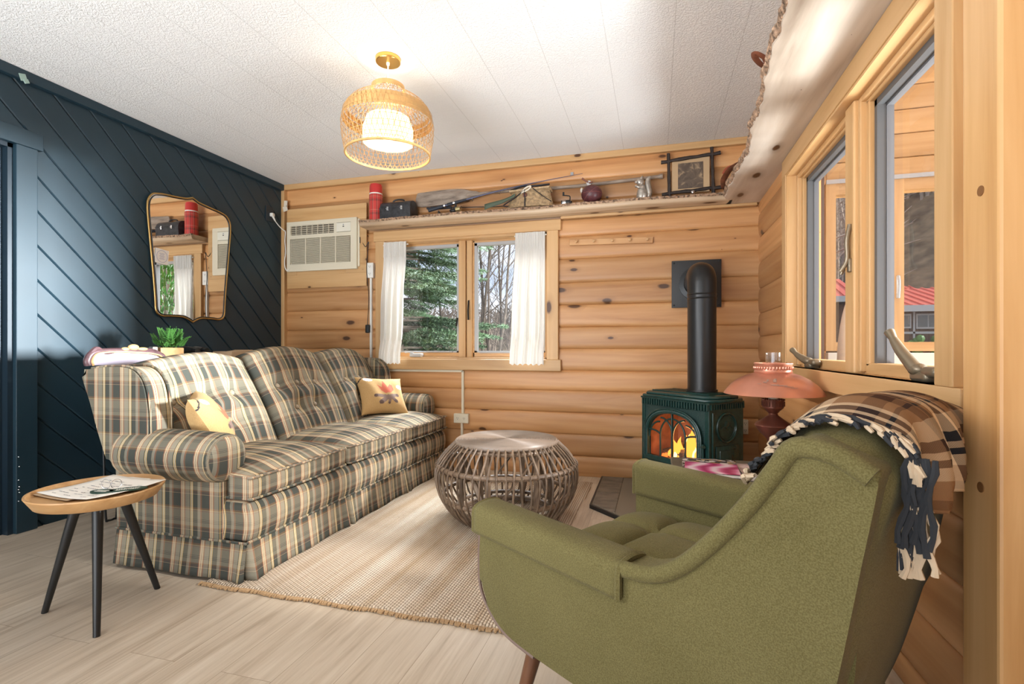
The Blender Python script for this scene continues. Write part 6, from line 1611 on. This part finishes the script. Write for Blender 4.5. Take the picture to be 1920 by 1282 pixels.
# curtains
def curtain(label, x0t, x1t, x0b, x1b, zt, zb, seed, mir=1):
    o = thing('curtain', label, 'curtain', ((x0t+x1t)/2, YB-.055, zb), group=None)
    R = random.Random(seed); ph = [R.uniform(0, 6.28) for _ in range(4)]; NI, NJ = 90, 40
    def f(i, j):
        u = i/NI; v = j/NJ; z = zt+(zb-zt)*v; k = sstep(0, .5, v)
        xa = x0t+(x0b-x0t)*k*v**.6; xb = x1t+(x1b-x1t)*k*v**.6
        amp = .004+.020*sstep(.08, .6, v); uu = u+.02*math.sin(5*v+ph[0])*v
        y = amp*(math.sin(uu*26+ph[1])+.6*math.sin(uu*47+ph[2]+v*2)+.35*math.sin(uu*11+ph[3]+v*3))
        if v < .15: y += .0035*math.sin(u*130)
        return (xa+(xb-xa)*u, YB-.040-.030*sstep(.75, .95, v)+y*.8*(.5 if v > .8 else 1)-.02, z+.006*math.sin(u*40+ph[0])*v)
    q = MB(); q.grid(f, NI, NJ); q.build('panel', M_curt, o, world=True, smooth=80)
    q = MB(); q.grid(lambda i, j: (lambda p: (p[0], p[1]-.005, p[2]))(f(i, j)), NI, 5); q.build('header', M_curt, o, world=True, smooth=80)
    q = MB(); q.cyl((x0t-.01, YB-.052, zt-.022), (x1t+.01, YB-.052, zt-.022), .005, n=8); q.build('rod', M_white, o, world=True)
    return o
curtain('white cotton curtain at the left side of the back window', -2.185, -1.975, -2.215, -2.015, 1.852, .845, 3)
curtain('white cotton curtain at the right side of the back window', -1.045, -.81, -1.085, -.815, 1.86, .845, 8)

# ------------------------------------------------------------------ console table behind the sofa and what shows over the sofa's back
cn = thing('console_table', 'narrow console table on hairpin legs against the navy wall behind the sofa', 'table', (-2.80, 2.62, 0))
q = MB(); q.bb(-.18, .20, -.56, .72, .835, .865, bev=.004, r=.4); q.build('tabletop', M_walnut, cn, smooth=0)
for x in (-.14, .14):
    for y in (-.49, .58):
        q = MB(); q.tube(cat([(x, y-.05, .835), (x, y-.038, .3), (x, y-.03, .03), (x, y-.015, .006), (x, y+.015, .006), (x, y+.03, .03), (x, y+.038, .3), (x, y+.05, .835)], 6), .006, 7); q.build('leg', M_black, cn)
of = thing('carved_frame', 'carved dark wood panel with a lavender face and gilt crest behind the sofa', 'ornament', (-2.72, 2.06, .866))
q = MB(); outl = cat2([(-.20, .018), (-.205, .05), (-.185, .095), (-.14, .11), (-.05, .115), (.05, .108), (.13, .10), (.19, .075), (.20, .018)], 6)
q.tube([(.0, a, b) for a, b in outl], .017, 10); q.tube(cat([(0, -.19, .09), (0, -.165, .125), (0, -.14, .112), (0, -.11, .10), (0, -.06, .118)], 5), .015, 8); q.tube(cat([(0, .06, .118), (0, .12, .115), (0, .16, .10), (0, .195, .07)], 5), .014, 8); q.build('frame', M_carve, of)
q = MB(); q.prism(outl, lambda a, b, d: (d, a*.97, b*.97), -.012, .004); q.build('panel', M_lav, of, smooth=0)
q = MB(); q.tube([(.014, a*.93, b*.92) for a, b in outl], .006, 6); q.sphere((.008, .02, .135), (.014, .03, .022)); q.sphere((.008, -.025, .122), (.012, .022, .014)); q.sphere((.008, .07, .124), (.012, .03, .012)); q.build('crest', M_gilt, of); of.scale = (1, 1, .78)
pt = thing('potted_fern', 'small green fern in a wooden box behind the sofa', 'plant', (-2.80, 2.36, .866))
q = MB(); q.bb(-.05, .05, -.09, .06, 0, .105, bev=.004, r=.2); q.build('box', M_table, pt, smooth=0)
q = MB(); R = random.Random(12)
for k in range(34):
    a = R.uniform(0, 2*PI); L = R.uniform(.09, .17); lean = R.uniform(.15, .9); b0 = Vector((R.uniform(-.03, .03), .0+R.uniform(-.04, .05), .10)); d = Vector((math.cos(a)*lean, math.sin(a)*lean, 1)).normalized()
    pts = [b0+d*L*s+Vector((0, 0, -.05*lean*s*s)) for s in (0, .25, .5, .75, 1)]; q.tube(pts, .0012, 4, cap=False)
    for i in range(9):
        s = .2+.8*i/9; p = b0+d*L*s+Vector((0, 0, -.05*lean*s*s)); sd = d.cross(Vector((0, 0, 1))).normalized()
        for e in (-1, 1):
            l = .028*(1-s*.6); tip = p+sd*e*l+d*.012; q.face([p, p+sd*e*l*.5+d*.012, tip, p+sd*e*l*.5-d*.002])
q.build('foliage', M_fern, pt, smooth=0, kind='stuff')
bn = thing('field_glasses', 'black field glasses beside the fern behind the sofa', 'binoculars', (-2.78, 2.55, .866))
for s in (-1, 1):
    q = MB(); q.cyl((.03, s*.035, .085), (.0, s*.035, .085), .020, n=16); q.cyl((.0, s*.035, .085), (-.07, s*.04, .085), .024, .030, 16); q.build('barrel', M_black, bn)
q = MB(); q.bb(-.03, .0, -.03, .03, .07, .102, bev=.004); q.bb(-.04, .02, -.05, .05, 0, .066, bev=.004); q.build('bridge', M_black, bn, smooth=0)
sc2 = thing('tan_case', 'black and silver box camera just left of the fern behind the sofa', 'camera', (-2.78, 2.20, .866)); sc2.name = 'box_camera'
q = MB(); q.bb(-.03, .03, -.045, .045, 0, .105, bev=.005); q.build('body', M_tin, sc2, smooth=0)
q = MB(); q.bb(.0, .034, .02, .05, .04, .11, bev=.004); q.build('metal_end', M_silver, sc2, smooth=0)
fc = thing('folded_cloth', 'folded tan paper parcel lying on the console behind the sofa', 'parcel', (-2.76, 2.84, .866))
q = MB(); q.prism([(-.15, 0), (.16, 0), (.15, .07), (.05, .092), (-.02, .075), (-.13, .082)], lambda a, b, d: (d, a, b), -.08, .08, bev=.006); q.build('parcel', M_kraft, fc, smooth=35)
